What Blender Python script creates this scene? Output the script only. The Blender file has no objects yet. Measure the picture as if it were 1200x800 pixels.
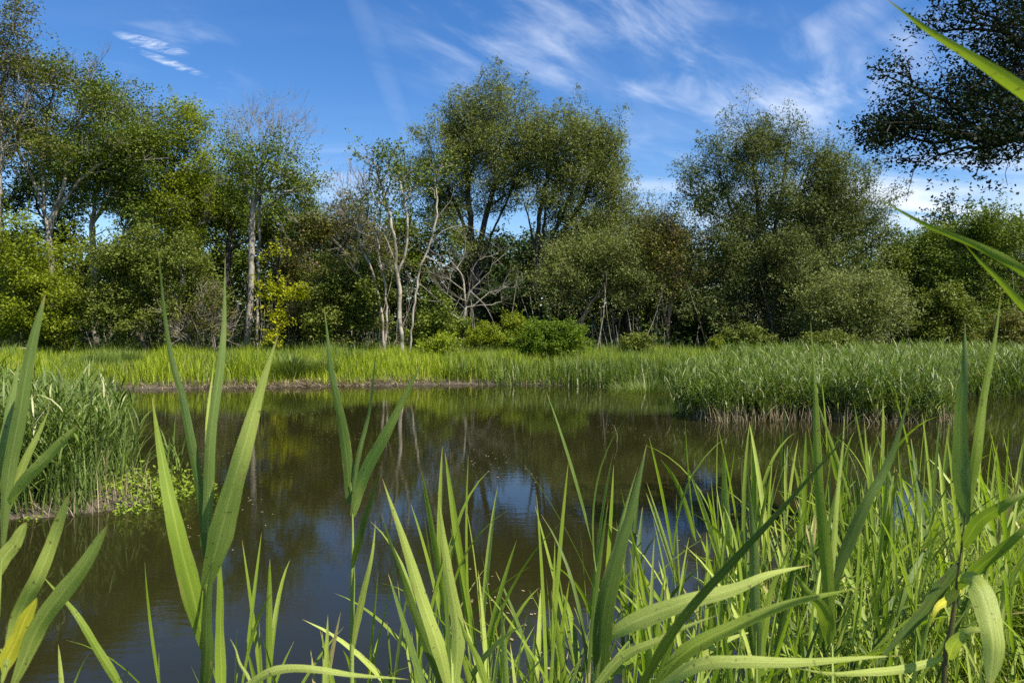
import bpy, math, random
import numpy as np
from math import radians as R

S = bpy.context.scene
COL = S.collection
rng = np.random.default_rng(7)
random.seed(7)

# ------------------------------------------------------------------ camera
CAM_H, PITCH, FPX = 2.0, R(-1.0), 867.0
cd = bpy.data.cameras.new('camera'); cam = bpy.data.objects.new('camera', cd); COL.objects.link(cam)
cam.location = (0, 0, CAM_H); cam.rotation_euler = (math.pi/2 + PITCH, 0, 0)
cd.lens = 26.0; cd.sensor_width = 36.0; cd.clip_start = 0.05; cd.clip_end = 3000
cd.dof.use_dof = True; cd.dof.focus_distance = 3.0; cd.dof.aperture_fstop = 16.0
S.camera = cam

# ------------------------------------------------------------------ light
SUN_AZ, SUN_EL = 127.0, 54.0
SKY_STRENGTH = 0.085
sd = bpy.data.lights.new('sun', 'SUN'); sun = bpy.data.objects.new('sun', sd); COL.objects.link(sun)
sd.energy = 5.0; sd.angle = R(0.53); sd.color = (1.0, 0.95, 0.86)
sun.rotation_euler = (R(90 - SUN_EL), 0, R(180 - SUN_AZ))
W = bpy.data.worlds.new('World'); S.world = W; W.use_nodes = True
S.view_settings.view_transform = 'Standard'; S.view_settings.look = 'None'
S.view_settings.exposure = 0.85; S.view_settings.gamma = 1.0; S.view_settings.use_curve_mapping = False
S.render.engine = 'CYCLES'
cy = S.cycles
cy.max_bounces = 6; cy.diffuse_bounces = 2; cy.glossy_bounces = 3; cy.transmission_bounces = 4; cy.transparent_max_bounces = 4
cy.caustics_reflective = False; cy.caustics_refractive = False; cy.sample_clamp_indirect = 4.0
cy.use_denoising = False
cy.use_adaptive_sampling = True; cy.adaptive_threshold = 0.012


class NT:
    """tiny node helper"""
    def __init__(s, tree): s.t = tree
    def n(s, kind, ins=None, **kw):
        nd = s.t.nodes.new(kind)
        for k, v in kw.items(): setattr(nd, k, v)
        for k, v in (ins or {}).items():
            if isinstance(v, bpy.types.NodeSocket): s.t.links.new(v, nd.inputs[k])
            else: nd.inputs[k].default_value = v
        return nd
    def math(s, op, a, b=0.0, c=None, clamp=False):
        nd = s.n('ShaderNodeMath', {0: a, 1: b}, operation=op, use_clamp=clamp)
        if c is not None:
            if isinstance(c, bpy.types.NodeSocket): s.t.links.new(c, nd.inputs[2])
            else: nd.inputs[2].default_value = c
        return nd.outputs[0]
    def mixc(s, f, a, b, blend='MIX'):
        nd = s.t.nodes.new('ShaderNodeMix'); nd.data_type = 'RGBA'; nd.blend_type = blend
        for i, v in ((0, f), (6, a), (7, b)):
            if isinstance(v, bpy.types.NodeSocket): s.t.links.new(v, nd.inputs[i])
            elif i == 0: nd.inputs[0].default_value = v
            else: nd.inputs[i].default_value = (*v, 1) if len(v) == 3 else v
        return nd.outputs[2]
    def ramp(s, f, stops, interp='LINEAR'):
        nd = s.n('ShaderNodeValToRGB', {0: f}); cr = nd.color_ramp; cr.interpolation = interp
        while len(cr.elements) < len(stops): cr.elements.new(0.5)
        for e, (p, c) in zip(cr.elements, stops):
            e.position = p; e.color = (c, c, c, 1) if isinstance(c, (int, float)) else (*c, 1)
        return nd.outputs[0]


def px_dir(px, py):
    x = (px - 600) / FPX; z = (400 - py) / FPX
    c, s_ = math.cos(PITCH), math.sin(PITCH)
    return np.array([x, c - z * s_, s_ + z * c])
def at(px, py, Y):
    d = px_dir(px, py)
    return np.array([0, 0, CAM_H]) + d * (Y / d[1])

# ---- sky: Nishita + thin high cirrus worked out on the sky direction
w = NT(W.node_tree); W.node_tree.nodes.clear()
sky = w.n('ShaderNodeTexSky', sky_type='NISHITA', sun_disc=False, sun_elevation=R(SUN_EL), sun_rotation=R(SUN_AZ),
          air_density=1.0, dust_density=0.25, ozone_density=2.2, altitude=100)
hs = w.n('ShaderNodeHueSaturation', {'Saturation': 1.34, 'Value': 1.10, 'Hue': 0.509, 'Color': sky.outputs[0]})
tc = w.n('ShaderNodeTexCoord')
sep = w.n('ShaderNodeSeparateXYZ', {0: tc.outputs['Generated']})
zz = w.math('MAXIMUM', sep.outputs[2], 0.0)
zp = w.math('ADD', zz, 0.12)
u = w.math('DIVIDE', sep.outputs[0], zp); v = w.math('DIVIDE', sep.outputs[1], zp)
uv = w.n('ShaderNodeCombineXYZ', {0: u, 1: v, 2: 0.0}).outputs[0]
def noise_s(scale, detail, rough, rot, stretch, dist=0.0, lac=2.0, off=(0, 0, 0)):
    m0 = w.n('ShaderNodeMapping', {'Vector': uv, 'Rotation': (0, 0, -rot), 'Location': off})
    mp = w.n('ShaderNodeMapping', {'Vector': m0.outputs[0], 'Scale': (stretch[0], stretch[1], 1)})
    return w.n('ShaderNodeTexNoise', {'Vector': mp.outputs[0], 'Scale': scale, 'Detail': detail, 'Roughness': rough, 'Distortion': dist, 'Lacunarity': lac}).outputs[0]
wisp = noise_s(1.7, 9, 0.64, R(62), (0.5, 2.2), 0.35)
fine = noise_s(3.6, 8, 0.60, R(48), (0.6, 1.5), 0.45, off=(3, 1, 0))
fluff = noise_s(26.0, 6, 0.70, R(-10), (0.35, 1.2), 0.6, off=(1, 5, 0))
bands = noise_s(1.1, 7, 0.55, R(2), (0.45, 2.2), 0.4, off=(7, 2, 0))
nrm = w.n('ShaderNodeVectorMath', {0: tc.outputs['Generated']}, operation='NORMALIZE').outputs[0]
def spot(px, py, rx, ry, ang=0.0):
    """soft elliptical mask round a sky direction (radii in degrees)"""
    d = px_dir(px, py); d /= np.linalg.norm(d)
    rgt = np.cross(d, [0, 0, 1]); rgt /= np.linalg.norm(rgt); up = np.cross(rgt, d)
    ca, sa = math.cos(R(ang)), math.sin(R(ang))
    a = rgt * ca + up * sa; b = -rgt * sa + up * ca
    da = w.n('ShaderNodeVectorMath', {0: nrm, 1: tuple(a / math.sin(R(rx)))}, operation='DOT_PRODUCT').outputs['Value']
    db = w.n('ShaderNodeVectorMath', {0: nrm, 1: tuple(b / math.sin(R(ry)))}, operation='DOT_PRODUCT').outputs['Value']
    fr = w.n('ShaderNodeVectorMath', {0: nrm, 1: tuple(d)}, operation='DOT_PRODUCT').outputs['Value']
    q = w.math('ADD', w.math('MULTIPLY', da, da), w.math('MULTIPLY', db, db))
    m = w.math('SUBTRACT', 1.0, q, clamp=True)
    m = w.math('MULTIPLY', m, w.math('GREATER_THAN', fr, 0.0))
    return m
def density(tex, lo, hi, mask, gain):
    t = w.n('ShaderNodeMapRange', {0: tex, 1: lo, 2: hi, 3: 0.0, 4: 1.0}, interpolation_type='SMOOTHSTEP').outputs[0]
    return w.math('MULTIPLY', w.math('MULTIPLY', t, mask), gain)
layers = [
    density(fine, 0.42, 0.80, spot(700, 58, 17, 8, -12), 0.55),
    density(wisp, 0.44, 0.78, spot(800, 100, 12, 5.0, -18), 0.16),
    density(fine, 0.36, 0.80, spot(985, 105, 12, 3.6, 16), 0.60),
    density(fine, 0.38, 0.72, spot(985, 25, 7, 1.5, 24), 0.34),
    density(bands, 0.32, 0.60, spot(1120, 235, 21, 3.6, 2), 1.0),
    density(bands, 0.40, 0.66, spot(780, 215, 13, 2.6, -2), 0.40),
    density(bands, 0.40, 0.66, spot(395, 205, 7, 2.6, -2), 0.25),
    density(fluff, 0.38, 0.75, spot(178, 52, 2.4, 0.42, -8), 1.1),
    density(fluff, 0.40, 0.75, spot(200, 74, 2.6, 0.30, -14), 1.0),
    density(fine, 0.45, 0.75, spot(205, 60, 6, 3.5, -20), 0.30),
    density(fine, 0.25, 0.70, spot(440, 60, 0.9, 9, 22), 0.07),
    density(bands, 0.45, 0.80, w.math('SUBTRACT', 1.0, w.math('MULTIPLY', zz, 1.8), clamp=True), 0.12),
]
acc = layers[0]
for L in layers[1:]:
    acc = w.math('SUBTRACT', w.math('ADD', acc, L), w.math('MULTIPLY', acc, L))
cloudcol = (6.6, 7.2, 8.2)
skyc = w.mixc(acc, hs.outputs[0], cloudcol)
bg = w.n('ShaderNodeBackground', {'Color': skyc, 'Strength': SKY_STRENGTH})
wo = w.n('ShaderNodeOutputWorld'); W.node_tree.links.new(bg.outputs[0], wo.inputs[0])

# ------------------------------------------------------------------ mesh helpers
def mesh_obj(name, V, F, mat, parent=None, smooth=False, origin=None):
    V = np.asarray(V, np.float32)
    if origin is not None: V = V - np.asarray(origin, np.float32)
    me = bpy.data.meshes.new(name)
    Fs = F if isinstance(F, list) else [F]
    Fs = [np.asarray(f, np.int32) for f in Fs if len(f)]
    nl = sum(f.size for f in Fs); npoly = sum(len(f) for f in Fs)
    me.vertices.add(len(V)); me.vertices.foreach_set('co', V.ravel())
    me.loops.add(nl); me.loops.foreach_set('vertex_index', np.concatenate([f.ravel() for f in Fs]))
    st = []; tot = []; k = 0
    for f in Fs:
        st.append(k + np.arange(len(f)) * f.shape[1]); k += f.size
    me.polygons.add(npoly); me.polygons.foreach_set('loop_start', np.concatenate(st).astype(np.int32))
    if smooth: me.polygons.foreach_set('use_smooth', np.ones(npoly, bool))
    me.materials.append(mat); me.update(calc_edges=True)
    o = bpy.data.objects.new(name, me); COL.objects.link(o)
    if parent is not None: o.parent = parent
    elif origin is not None: o.location = origin
    return o
def tag(o, label=None, cat=None, group=None, kind=None):
    if label: o['label'] = label
    if cat: o['category'] = cat
    if group: o['group'] = group
    if kind: o['kind'] = kind
    return o
def empty(name, loc, label, cat, group=None, rz=0.0):
    o = bpy.data.objects.new(name, None); COL.objects.link(o); o.location = loc; o.rotation_euler = (0, 0, rz)
    o.empty_display_size = 0.2
    return tag(o, label, cat, group)
def unit(a): return a / np.maximum(np.linalg.norm(a, axis=-1, keepdims=True), 1e-9)

def segs_mesh(A, B, ra, rb, k):
    """independent tapered tubes A->B"""
    n = len(A)
    d = unit(B - A); ref = np.tile(np.array([0.31, 0.93, 0.2]), (n, 1))
    a = unit(np.cross(d, ref)); b = np.cross(d, a)
    A = A - d * (ra * 0.35)[:, None]
    ang = np.arange(k) * 2 * math.pi / k
    ca, sa = np.cos(ang)[None, :, None], np.sin(ang)[None, :, None]
    ring = a[:, None] * ca + b[:, None] * sa
    V0 = A[:, None] + ring * ra[:, None, None]; V1 = B[:, None] + ring * rb[:, None, None]
    V = np.concatenate([V0, V1], 1).reshape(-1, 3)
    base = (np.arange(n) * 2 * k)[:, None]; i = np.arange(k)[None]
    j = (i + 1) % k
    F = np.stack([base + i, base + j, base + k + j, base + k + i], -1).reshape(-1, 4)
    return V, F
def join(parts):
    V = []; Fs = {}; off = 0
    for v, f in parts:
        V.append(v)
        if len(f): Fs.setdefault(f.shape[1], []).append(f + off)
        off += len(v)
    return np.concatenate(V), [np.concatenate(x) for x in Fs.values()]
def smooth_line(P, n):
    P = np.asarray(P, float)
    if len(P) == 2: P = np.array([P[0], (P[0] + P[1]) / 2, P[1]])
    Q = np.vstack([2 * P[0] - P[1], P, 2 * P[-1] - P[-2]])
    L = np.r_[0, np.cumsum(np.linalg.norm(np.diff(P, axis=0), axis=1))]
    t = np.linspace(0, L[-1], n); out = []
    for x in t:
        i = min(np.searchsorted(L, x, 'right') - 1, len(P) - 2); f = (x - L[i]) / max(L[i + 1] - L[i], 1e-9)
        p0, p1, p2, p3 = Q[i], Q[i + 1], Q[i + 2], Q[i + 3]
        out.append(0.5 * (2 * p1 + (p2 - p0) * f + (2 * p0 - 5 * p1 + 4 * p2 - p3) * f * f + (3 * p1 - p0 - 3 * p2 + p3) * f ** 3))
    return np.array(out)

# ------------------------------------------------------------------ materials
def leaf_mat(name, a, b, c=None, trans=0.3, rough=0.55, spec=0.16, nscale=0.35, tint=(1.25, 1.3, 0.5)):
    m = bpy.data.materials.new(name); m.use_nodes = True; t = NT(m.node_tree); m.node_tree.nodes.clear()
    g = t.n('ShaderNodeNewGeometry'); pos = g.outputs['Position']
    nz = t.n('ShaderNodeTexNoise', {'Vector': pos, 'Scale': nscale, 'Detail': 4.0, 'Roughness': 0.6}).outputs[0]
    nz = t.n('ShaderNodeMapRange', {0: nz, 1: 0.35, 2: 0.65, 3: 0.0, 4: 1.0}).outputs[0]
    f = t.math('ADD', t.math('MULTIPLY', g.outputs['Random Per Island'], 0.55), t.math('MULTIPLY', nz, 0.45))
    col = t.mixc(f, a, b)
    if c:
        r2 = t.math('FRACT', t.math('MULTIPLY', g.outputs['Random Per Island'], 17.3))
        col = t.mixc(t.math('GREATER_THAN', r2, 0.93), col, c)
    pb = t.n('ShaderNodeBsdfPrincipled', {'Base Color': col, 'Roughness': rough, 'Specular IOR Level': spec})
    tcol = t.mixc(1.0, col, tint, 'MULTIPLY')
    tr = t.n('ShaderNodeBsdfTranslucent', {'Color': tcol})
    mx = t.n('ShaderNodeMixShader', {0: trans, 1: pb.outputs[0], 2: tr.outputs[0]})
    o = t.n('ShaderNodeOutputMaterial'); m.node_tree.links.new(mx.outputs[0], o.inputs[0])
    return m
def bark_mat(name, a, b, scale=6.0, zs=0.25, rough=0.85, patch=None):
    m = bpy.data.materials.new(name); m.use_nodes = True; t = NT(m.node_tree); m.node_tree.nodes.clear()
    g = t.n('ShaderNodeNewGeometry')
    mp = t.n('ShaderNodeMapping', {'Vector': g.outputs['Position'], 'Scale': (1, 1, zs)}).outputs[0]
    nz = t.n('ShaderNodeTexNoise', {'Vector': mp, 'Scale': scale, 'Detail': 6.0, 'Roughness': 0.65}).outputs[0]
    f = t.ramp(nz, [(0.35, 0.0), (0.65, 1.0)])
    col = t.mixc(f, a, b)
    if patch:
        n2 = t.n('ShaderNodeTexNoise', {'Vector': g.outputs['Position'], 'Scale': 1.7, 'Detail': 4.0}).outputs[0]
        col = t.mixc(t.ramp(n2, [(0.52, 0.0), (0.62, 1.0)]), col, patch)
    bp = t.n('ShaderNodeBump', {'Height': nz, 'Strength': 0.6, 'Distance': 0.03})
    pb = t.n('ShaderNodeBsdfPrincipled', {'Base Color': col, 'Roughness': rough, 'Normal': bp.outputs[0], 'Specular IOR Level': 0.2})
    o = t.n('ShaderNodeOutputMaterial'); m.node_tree.links.new(pb.outputs[0], o.inputs[0])
    return m
M = dict(
    willow=leaf_mat('willow_leaf', (0.10, 0.125, 0.045), (0.19, 0.22, 0.085), trans=0.22),
    willow_warm=leaf_mat('willow_leaf_warm', (0.115, 0.135, 0.036), (0.235, 0.26, 0.075), trans=0.24),
    willow_dark=leaf_mat('willow_leaf_dark', (0.08, 0.10, 0.028), (0.175, 0.20, 0.058), trans=0.18),
    sallow=leaf_mat('sallow_leaf', (0.09, 0.12, 0.018), (0.19, 0.215, 0.035), trans=0.22),
    broad=leaf_mat('broad_leaf', (0.08, 0.12, 0.014), (0.17, 0.215, 0.025), trans=0.22),
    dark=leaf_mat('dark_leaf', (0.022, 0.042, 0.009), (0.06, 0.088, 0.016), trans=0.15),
    bright=leaf_mat('bright_leaf', (0.14, 0.18, 0.012), (0.27, 0.31, 0.022), trans=0.38),
    olive=leaf_mat('olive_leaf', (0.09, 0.10, 0.02), (0.15, 0.15, 0.026), (0.2, 0.12, 0.04), trans=0.2),
    bushgreen=leaf_mat('bush_leaf', (0.075, 0.125, 0.010), (0.19, 0.26, 0.022), trans=0.32),
    golden=leaf_mat('golden_leaf', (0.20, 0.25, 0.012), (0.52, 0.50, 0.016), trans=0.4, tint=(1.1, 1.1, 0.3)),
    alder=leaf_mat('alder_leaf_shaded', (0.014, 0.026, 0.010), (0.028, 0.042, 0.014), trans=0.10, rough=0.6, spec=0.08),  # near-black: shade of the bough undersides is put into the leaf colour
    grass=leaf_mat('meadow_blade', (0.15, 0.225, 0.012), (0.36, 0.42, 0.026), (0.45, 0.42, 0.12), trans=0.4, nscale=0.5),
    sedge=leaf_mat('sedge_blade', (0.08, 0.135, 0.024), (0.20, 0.265, 0.06), (0.3, 0.27, 0.12), trans=0.35),
    reedbed=leaf_mat('reedbed_blade', (0.055, 0.10, 0.014), (0.20, 0.265, 0.05), (0.45, 0.45, 0.22), trans=0.32, rough=0.45, spec=0.25, nscale=0.8),
    reedlow=leaf_mat('reed_blade_young', (0.09, 0.15, 0.012), (0.27, 0.34, 0.034), (0.46, 0.41, 0.12), trans=0.42, rough=0.45, spec=0.25),
    straw=leaf_mat('dry_straw', (0.25, 0.19, 0.10), (0.45, 0.37, 0.22), trans=0.2, tint=(1, 1, 0.8)),
    cress=leaf_mat('water_plant_leaf', (0.15, 0.23, 0.02), (0.30, 0.38, 0.04), trans=0.35),
    bark=bark_mat('bark_brown', (0.07, 0.055, 0.04), (0.16, 0.13, 0.095)),
    bark_dark=bark_mat('bark_dark', (0.035, 0.03, 0.024), (0.09, 0.075, 0.06)),
    bark_pale=bark_mat('bark_pale', (0.24, 0.20, 0.15), (0.46, 0.40, 0.31), patch=(0.13, 0.11, 0.07)),
    bark_grey=bark_mat('bark_grey', (0.20, 0.17, 0.13), (0.36, 0.32, 0.25), patch=(0.10, 0.09, 0.06)),
    bark_red=bark_mat('bark_reddish', (0.16, 0.09, 0.055), (0.30, 0.20, 0.13)),
)

# ------------------------------------------------------------------ ground
POND = np.array([(-16, 7.9), (-14, 3.2), (-6, 1.9), (-2, 1.55), (0.3, 1.6), (1.1, 2.4), (1.7, 3.9), (2.9, 5.2), (5.0, 6.4), (8.5, 7.2), (14, 8.5),
                 (22, 13), (23, 19), (19, 21.3), (15, 21.8), (11.5, 22.6), (8, 24.4), (5, 25.4), (0, 26.3), (-4, 26.0), (-7, 25.3), (-9, 24.9), (-11.5, 24.4), (-13.2, 24.0),
                 (-12.2, 21.5), (-10, 18.5), (-8.2, 15.5), (-6.4, 12), (-5.05, 9.6), (-4.15, 8.5), (-4.7, 7.9), (-6.4, 7.6), (-9, 7.75)], float)
def pond_sdf(P):
    """distance to the pond edge, negative inside"""
    P = np.asarray(P, float); d = np.full(len(P), 1e9); ins = np.zeros(len(P), bool)
    for i in range(len(POND)):
        a, b = POND[i], POND[(i + 1) % len(POND)]
        ab = b - a; t = np.clip(((P - a) @ ab) / (ab @ ab), 0, 1)
        d = np.minimum(d, np.linalg.norm(P - (a + t[:, None] * ab), axis=1))
        c = (a[1] > P[:, 1]) != (b[1] > P[:, 1])
        if a[1] != b[1]:
            ins ^= c & (P[:, 0] < (b[0] - a[0]) * (P[:, 1] - a[1]) / (b[1] - a[1]) + a[0])
    return np.where(ins, -d, d)
def wob(x, y):
    return 0.5 * (np.sin(x * 1.7 + 1.3 * np.sin(y * 0.9)) * np.sin(y * 1.9 + 0.7) + 0.6 * np.sin(x * 4.1 + y * 2.3) * np.sin(y * 3.7 - x * 1.1))
def ground_z(x, y):
    x = np.atleast_1d(np.asarray(x, float)); y = np.atleast_1d(np.asarray(y, float))
    s = pond_sdf(np.stack([x, y], 1)) + 0.16 * wob(x * 1.3, y * 1.3)
    land = 0.30 * (1 - np.exp(-np.maximum(s, 0) / 0.7)) + 0.05 * np.clip(s, 0, 12) / 3 * 0.5
    land = land + 0.05 * wob(x * 0.6, y * 0.6) * np.clip(s, 0, 1)
    far = np.clip((y - 42) / 40, 0, 1); land = land + far * 1.2
    right = np.clip((x - 3.0) / 4, 0, 1) * np.clip((6.5 - y) / 3, 0, 1); land = land + right * 0.25
    bed = -0.75 * (1 - np.exp(np.minimum(s, 0) / 1.2))
    return np.where(s > 0, land, bed)
def spaced(lo, hi, f0, f1, fine_, growth=1.18):
    c = list(np.arange(f0, f1 + 1e-6, fine_)); st = fine_
    while c[-1] < hi: st *= growth; c.append(c[-1] + st)
    st = fine_
    while c[0] > lo: st *= growth; c.insert(0, c[0] - st)
    return np.array(c)
gx = spaced(-900, 900, -17, 24, 0.16); gy = spaced(-600, 1400, 0, 29, 0.16)
GX, GY = np.meshgrid(gx, gy); GZ = ground_z(GX.ravel(), GY.ravel())
nx, ny = len(gx), len(gy)
idx = np.arange(nx * ny).reshape(ny, nx)
F = np.stack([idx[:-1, :-1], idx[:-1, 1:], idx[1:, 1:], idx[1:, :-1]], -1).reshape(-1, 4)
gm = bpy.data.materials.new('ground_soil'); gm.use_nodes = True; t = NT(gm.node_tree); gm.node_tree.nodes.clear()
g = t.n('ShaderNodeNewGeometry'); sp = t.n('ShaderNodeSeparateXYZ', {0: g.outputs['Position']})
n1 = t.n('ShaderNodeTexNoise', {'Vector': g.outputs['Position'], 'Scale': 7.0, 'Detail': 8.0, 'Roughness': 0.7}).outputs[0]
n2 = t.n('ShaderNodeTexNoise', {'Vector': g.outputs['Position'], 'Scale': 0.8, 'Detail': 4.0}).outputs[0]
mud = t.mixc(t.ramp(n1, [(0.35, 0.0), (0.7, 1.0)]), (0.03, 0.023, 0.014), (0.13, 0.10, 0.06))
turf = t.mixc(n2, (0.035, 0.055, 0.012), (0.09, 0.11, 0.025))
hgt = t.math('ADD', sp.outputs[2], t.math('MULTIPLY', t.math('SUBTRACT', n1, 0.5), 0.2))
col = t.mixc(t.n('ShaderNodeMapRange', {0: hgt, 1: 0.16, 2: 0.3}).outputs[0], mud, turf)
litter = t.mixc(n1, (0.03, 0.024, 0.014), (0.08, 0.06, 0.035))
col = t.mixc(t.n('ShaderNodeMapRange', {0: sp.outputs[1], 1: 40.0, 2: 44.0}).outputs[0], col, litter)
wetr = t.n('ShaderNodeMapRange', {0: sp.outputs[2], 1: 0.0, 2: 0.08, 3: 0.35, 4: 0.95}).outputs[0]
bp = t.n('ShaderNodeBump', {'Height': n1, 'Strength': 0.8, 'Distance': 0.06})
pb = t.n('ShaderNodeBsdfPrincipled', {'Base Color': col, 'Roughness': wetr, 'Normal': bp.outputs[0]})
o_ = t.n('ShaderNodeOutputMaterial'); gm.node_tree.links.new(pb.outputs[0], o_.inputs[0])
tag(mesh_obj('ground', np.stack([GX.ravel(), GY.ravel(), GZ], 1), F, gm, smooth=True), kind='structure')

# ------------------------------------------------------------------ water
wm = bpy.data.materials.new('pond_water'); wm.use_nodes = True; t = NT(wm.node_tree); wm.node_tree.nodes.clear()
g = t.n('ShaderNodeNewGeometry'); P_ = g.outputs['Position']
r1 = t.n('ShaderNodeTexNoise', {'Vector': t.n('ShaderNodeMapping', {'Vector': P_, 'Scale': (1.0, 2.6, 1), 'Rotation': (0, 0, 0.2)}).outputs[0], 'Scale': 3.2, 'Detail': 3.0, 'Roughness': 0.55}).outputs[0]
r2 = t.n('ShaderNodeTexNoise', {'Vector': t.n('ShaderNodeMapping', {'Vector': P_, 'Scale': (1.0, 1.6, 1), 'Rotation': (0, 0, -0.3)}).outputs[0], 'Scale': 14.0, 'Detail': 2.0, 'Roughness': 0.5}).outputs[0]
calm = t.n('ShaderNodeTexNoise', {'Vector': P_, 'Scale': 0.25, 'Detail': 2.0}).outputs[0]
calm = t.n('ShaderNodeMapRange', {0: calm, 1: 0.35, 2: 0.65, 3: 0.35, 4: 1.0}).outputs[0]
hh = t.math('ADD', t.math('MULTIPLY', r1, 1.0), t.math('MULTIPLY', r2, 0.22))
bp = t.n('ShaderNodeBump', {'Height': t.math('MULTIPLY', hh, calm), 'Strength': 0.16, 'Distance': 0.008})
silt = t.n('ShaderNodeTexNoise', {'Vector': P_, 'Scale': 0.5, 'Detail': 5.0}).outputs[0]
wc = t.mixc(silt, (0.0125, 0.0118, 0.0034), (0.020, 0.0185, 0.0052))
pb = t.n('ShaderNodeBsdfPrincipled', {'Base Color': wc, 'Roughness': 0.03, 'IOR': 1.333, 'Normal': bp.outputs[0], 'Specular IOR Level': 0.5})
o_ = t.n('ShaderNodeOutputMaterial'); wm.node_tree.links.new(pb.outputs[0], o_.inputs[0])
tag(mesh_obj('pond_water', [(-26, 1.0, 0), (34, 1.0, 0), (34, 30, 0), (-26, 30, 0)], np.array([[0, 1, 2, 3]]), wm), kind='structure')

# ------------------------------------------------------------------ trees
def leaf_quads(C, L, Wd, droop=0.0, flat=0.8, r=rng):
    n = len(C)
    d = r.normal(size=(n, 3)); d[:, 2] = d[:, 2] * 0.7 - droop; d = unit(d)
    nrm_ = r.normal(size=(n, 3)); nrm_[:, 2] = np.abs(nrm_[:, 2]) + flat; nrm_ = unit(nrm_)
    s = unit(np.cross(d, nrm_))
    Lr = L * r.uniform(0.5, 1.45, (n, 1)); Wr = Wd * r.uniform(0.55, 1.4, (n, 1))
    V = np.stack([C, C + d * Lr * 0.45 + s * Wr * 0.5, C + d * Lr, C + d * Lr * 0.45 - s * Wr * 0.5], 1).reshape(-1, 3)
    return V, np.arange(n * 4).reshape(n, 4)

def grow(stems, targets, bf=0.45, step=0.35, wig=0.10, up=0.25, r=rng, limb=0.55):
    """branch skeleton: stems are polylines, each target gets joined to the cheapest node"""
    N = 6000 + len(targets) * 14
    P = np.zeros((N, 3)); par = np.full(N, -1); pl = np.zeros(N); n = 0
    main = np.zeros(N)
    for st in stems:
        L = np.linalg.norm(np.diff(st, axis=0), axis=1).sum(); k = max(3, int(L / step))
        Q = smooth_line(st, k)
        Q[1:-1] += r.normal(size=(k - 2, 3)) * 0.025 * [1, 1, 0.3]
        first = n
        root = -1
        if n:
            dd = np.linalg.norm(P[:n] - Q[0], axis=1); j = int(dd.argmin())
            if dd[j] < 0.9: root = j
        for i in range(k):
            P[n] = Q[i]; par[n] = (n - 1) if i else root
            pl[n] = 0 if par[n] < 0 else pl[par[n]] + np.linalg.norm(P[n] - P[par[n]])
            main[n] = (1 - i / k) * (1.0 if root < 0 else limb) ; n += 1
    nm = n
    base = P[0]
    dmin = np.array([np.linalg.norm(P[:nm] - q, axis=1).min() for q in targets])
    ends = []
    for ti in np.argsort(dmin):
        q = targets[ti]; dv = q - P[:n]; dist = np.linalg.norm(dv, axis=1)
        cost = dist + bf * pl[:n] + np.maximum(0, -dv[:, 2] + 0.0) * up * 2
        cost += np.where(P[:n, 2] < base[2] + 1.0, 1.5, 0)
        j = int(cost.argmin()); D = dist[j]
        if D < 0.12: ends.append(j); continue
        k = max(1, min(10, int(D / step)))
        a = P[j]; mid = (a + q) / 2 + r.normal(size=3) * wig * D + np.array([0, 0, -0.06 * D])
        p = j
        for i in range(1, k + 1):
            f = i / k
            pt = (1 - f) ** 2 * a + 2 * f * (1 - f) * mid + f * f * q
            if i < k: pt = pt + r.normal(size=3) * 0.03
            P[n] = pt; par[n] = p; pl[n] = pl[p] + np.linalg.norm(pt - P[p]); p = n; n += 1
        ends.append(p)
    return P[:n], par[:n], np.array(ends), nm, main[:n]

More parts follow.
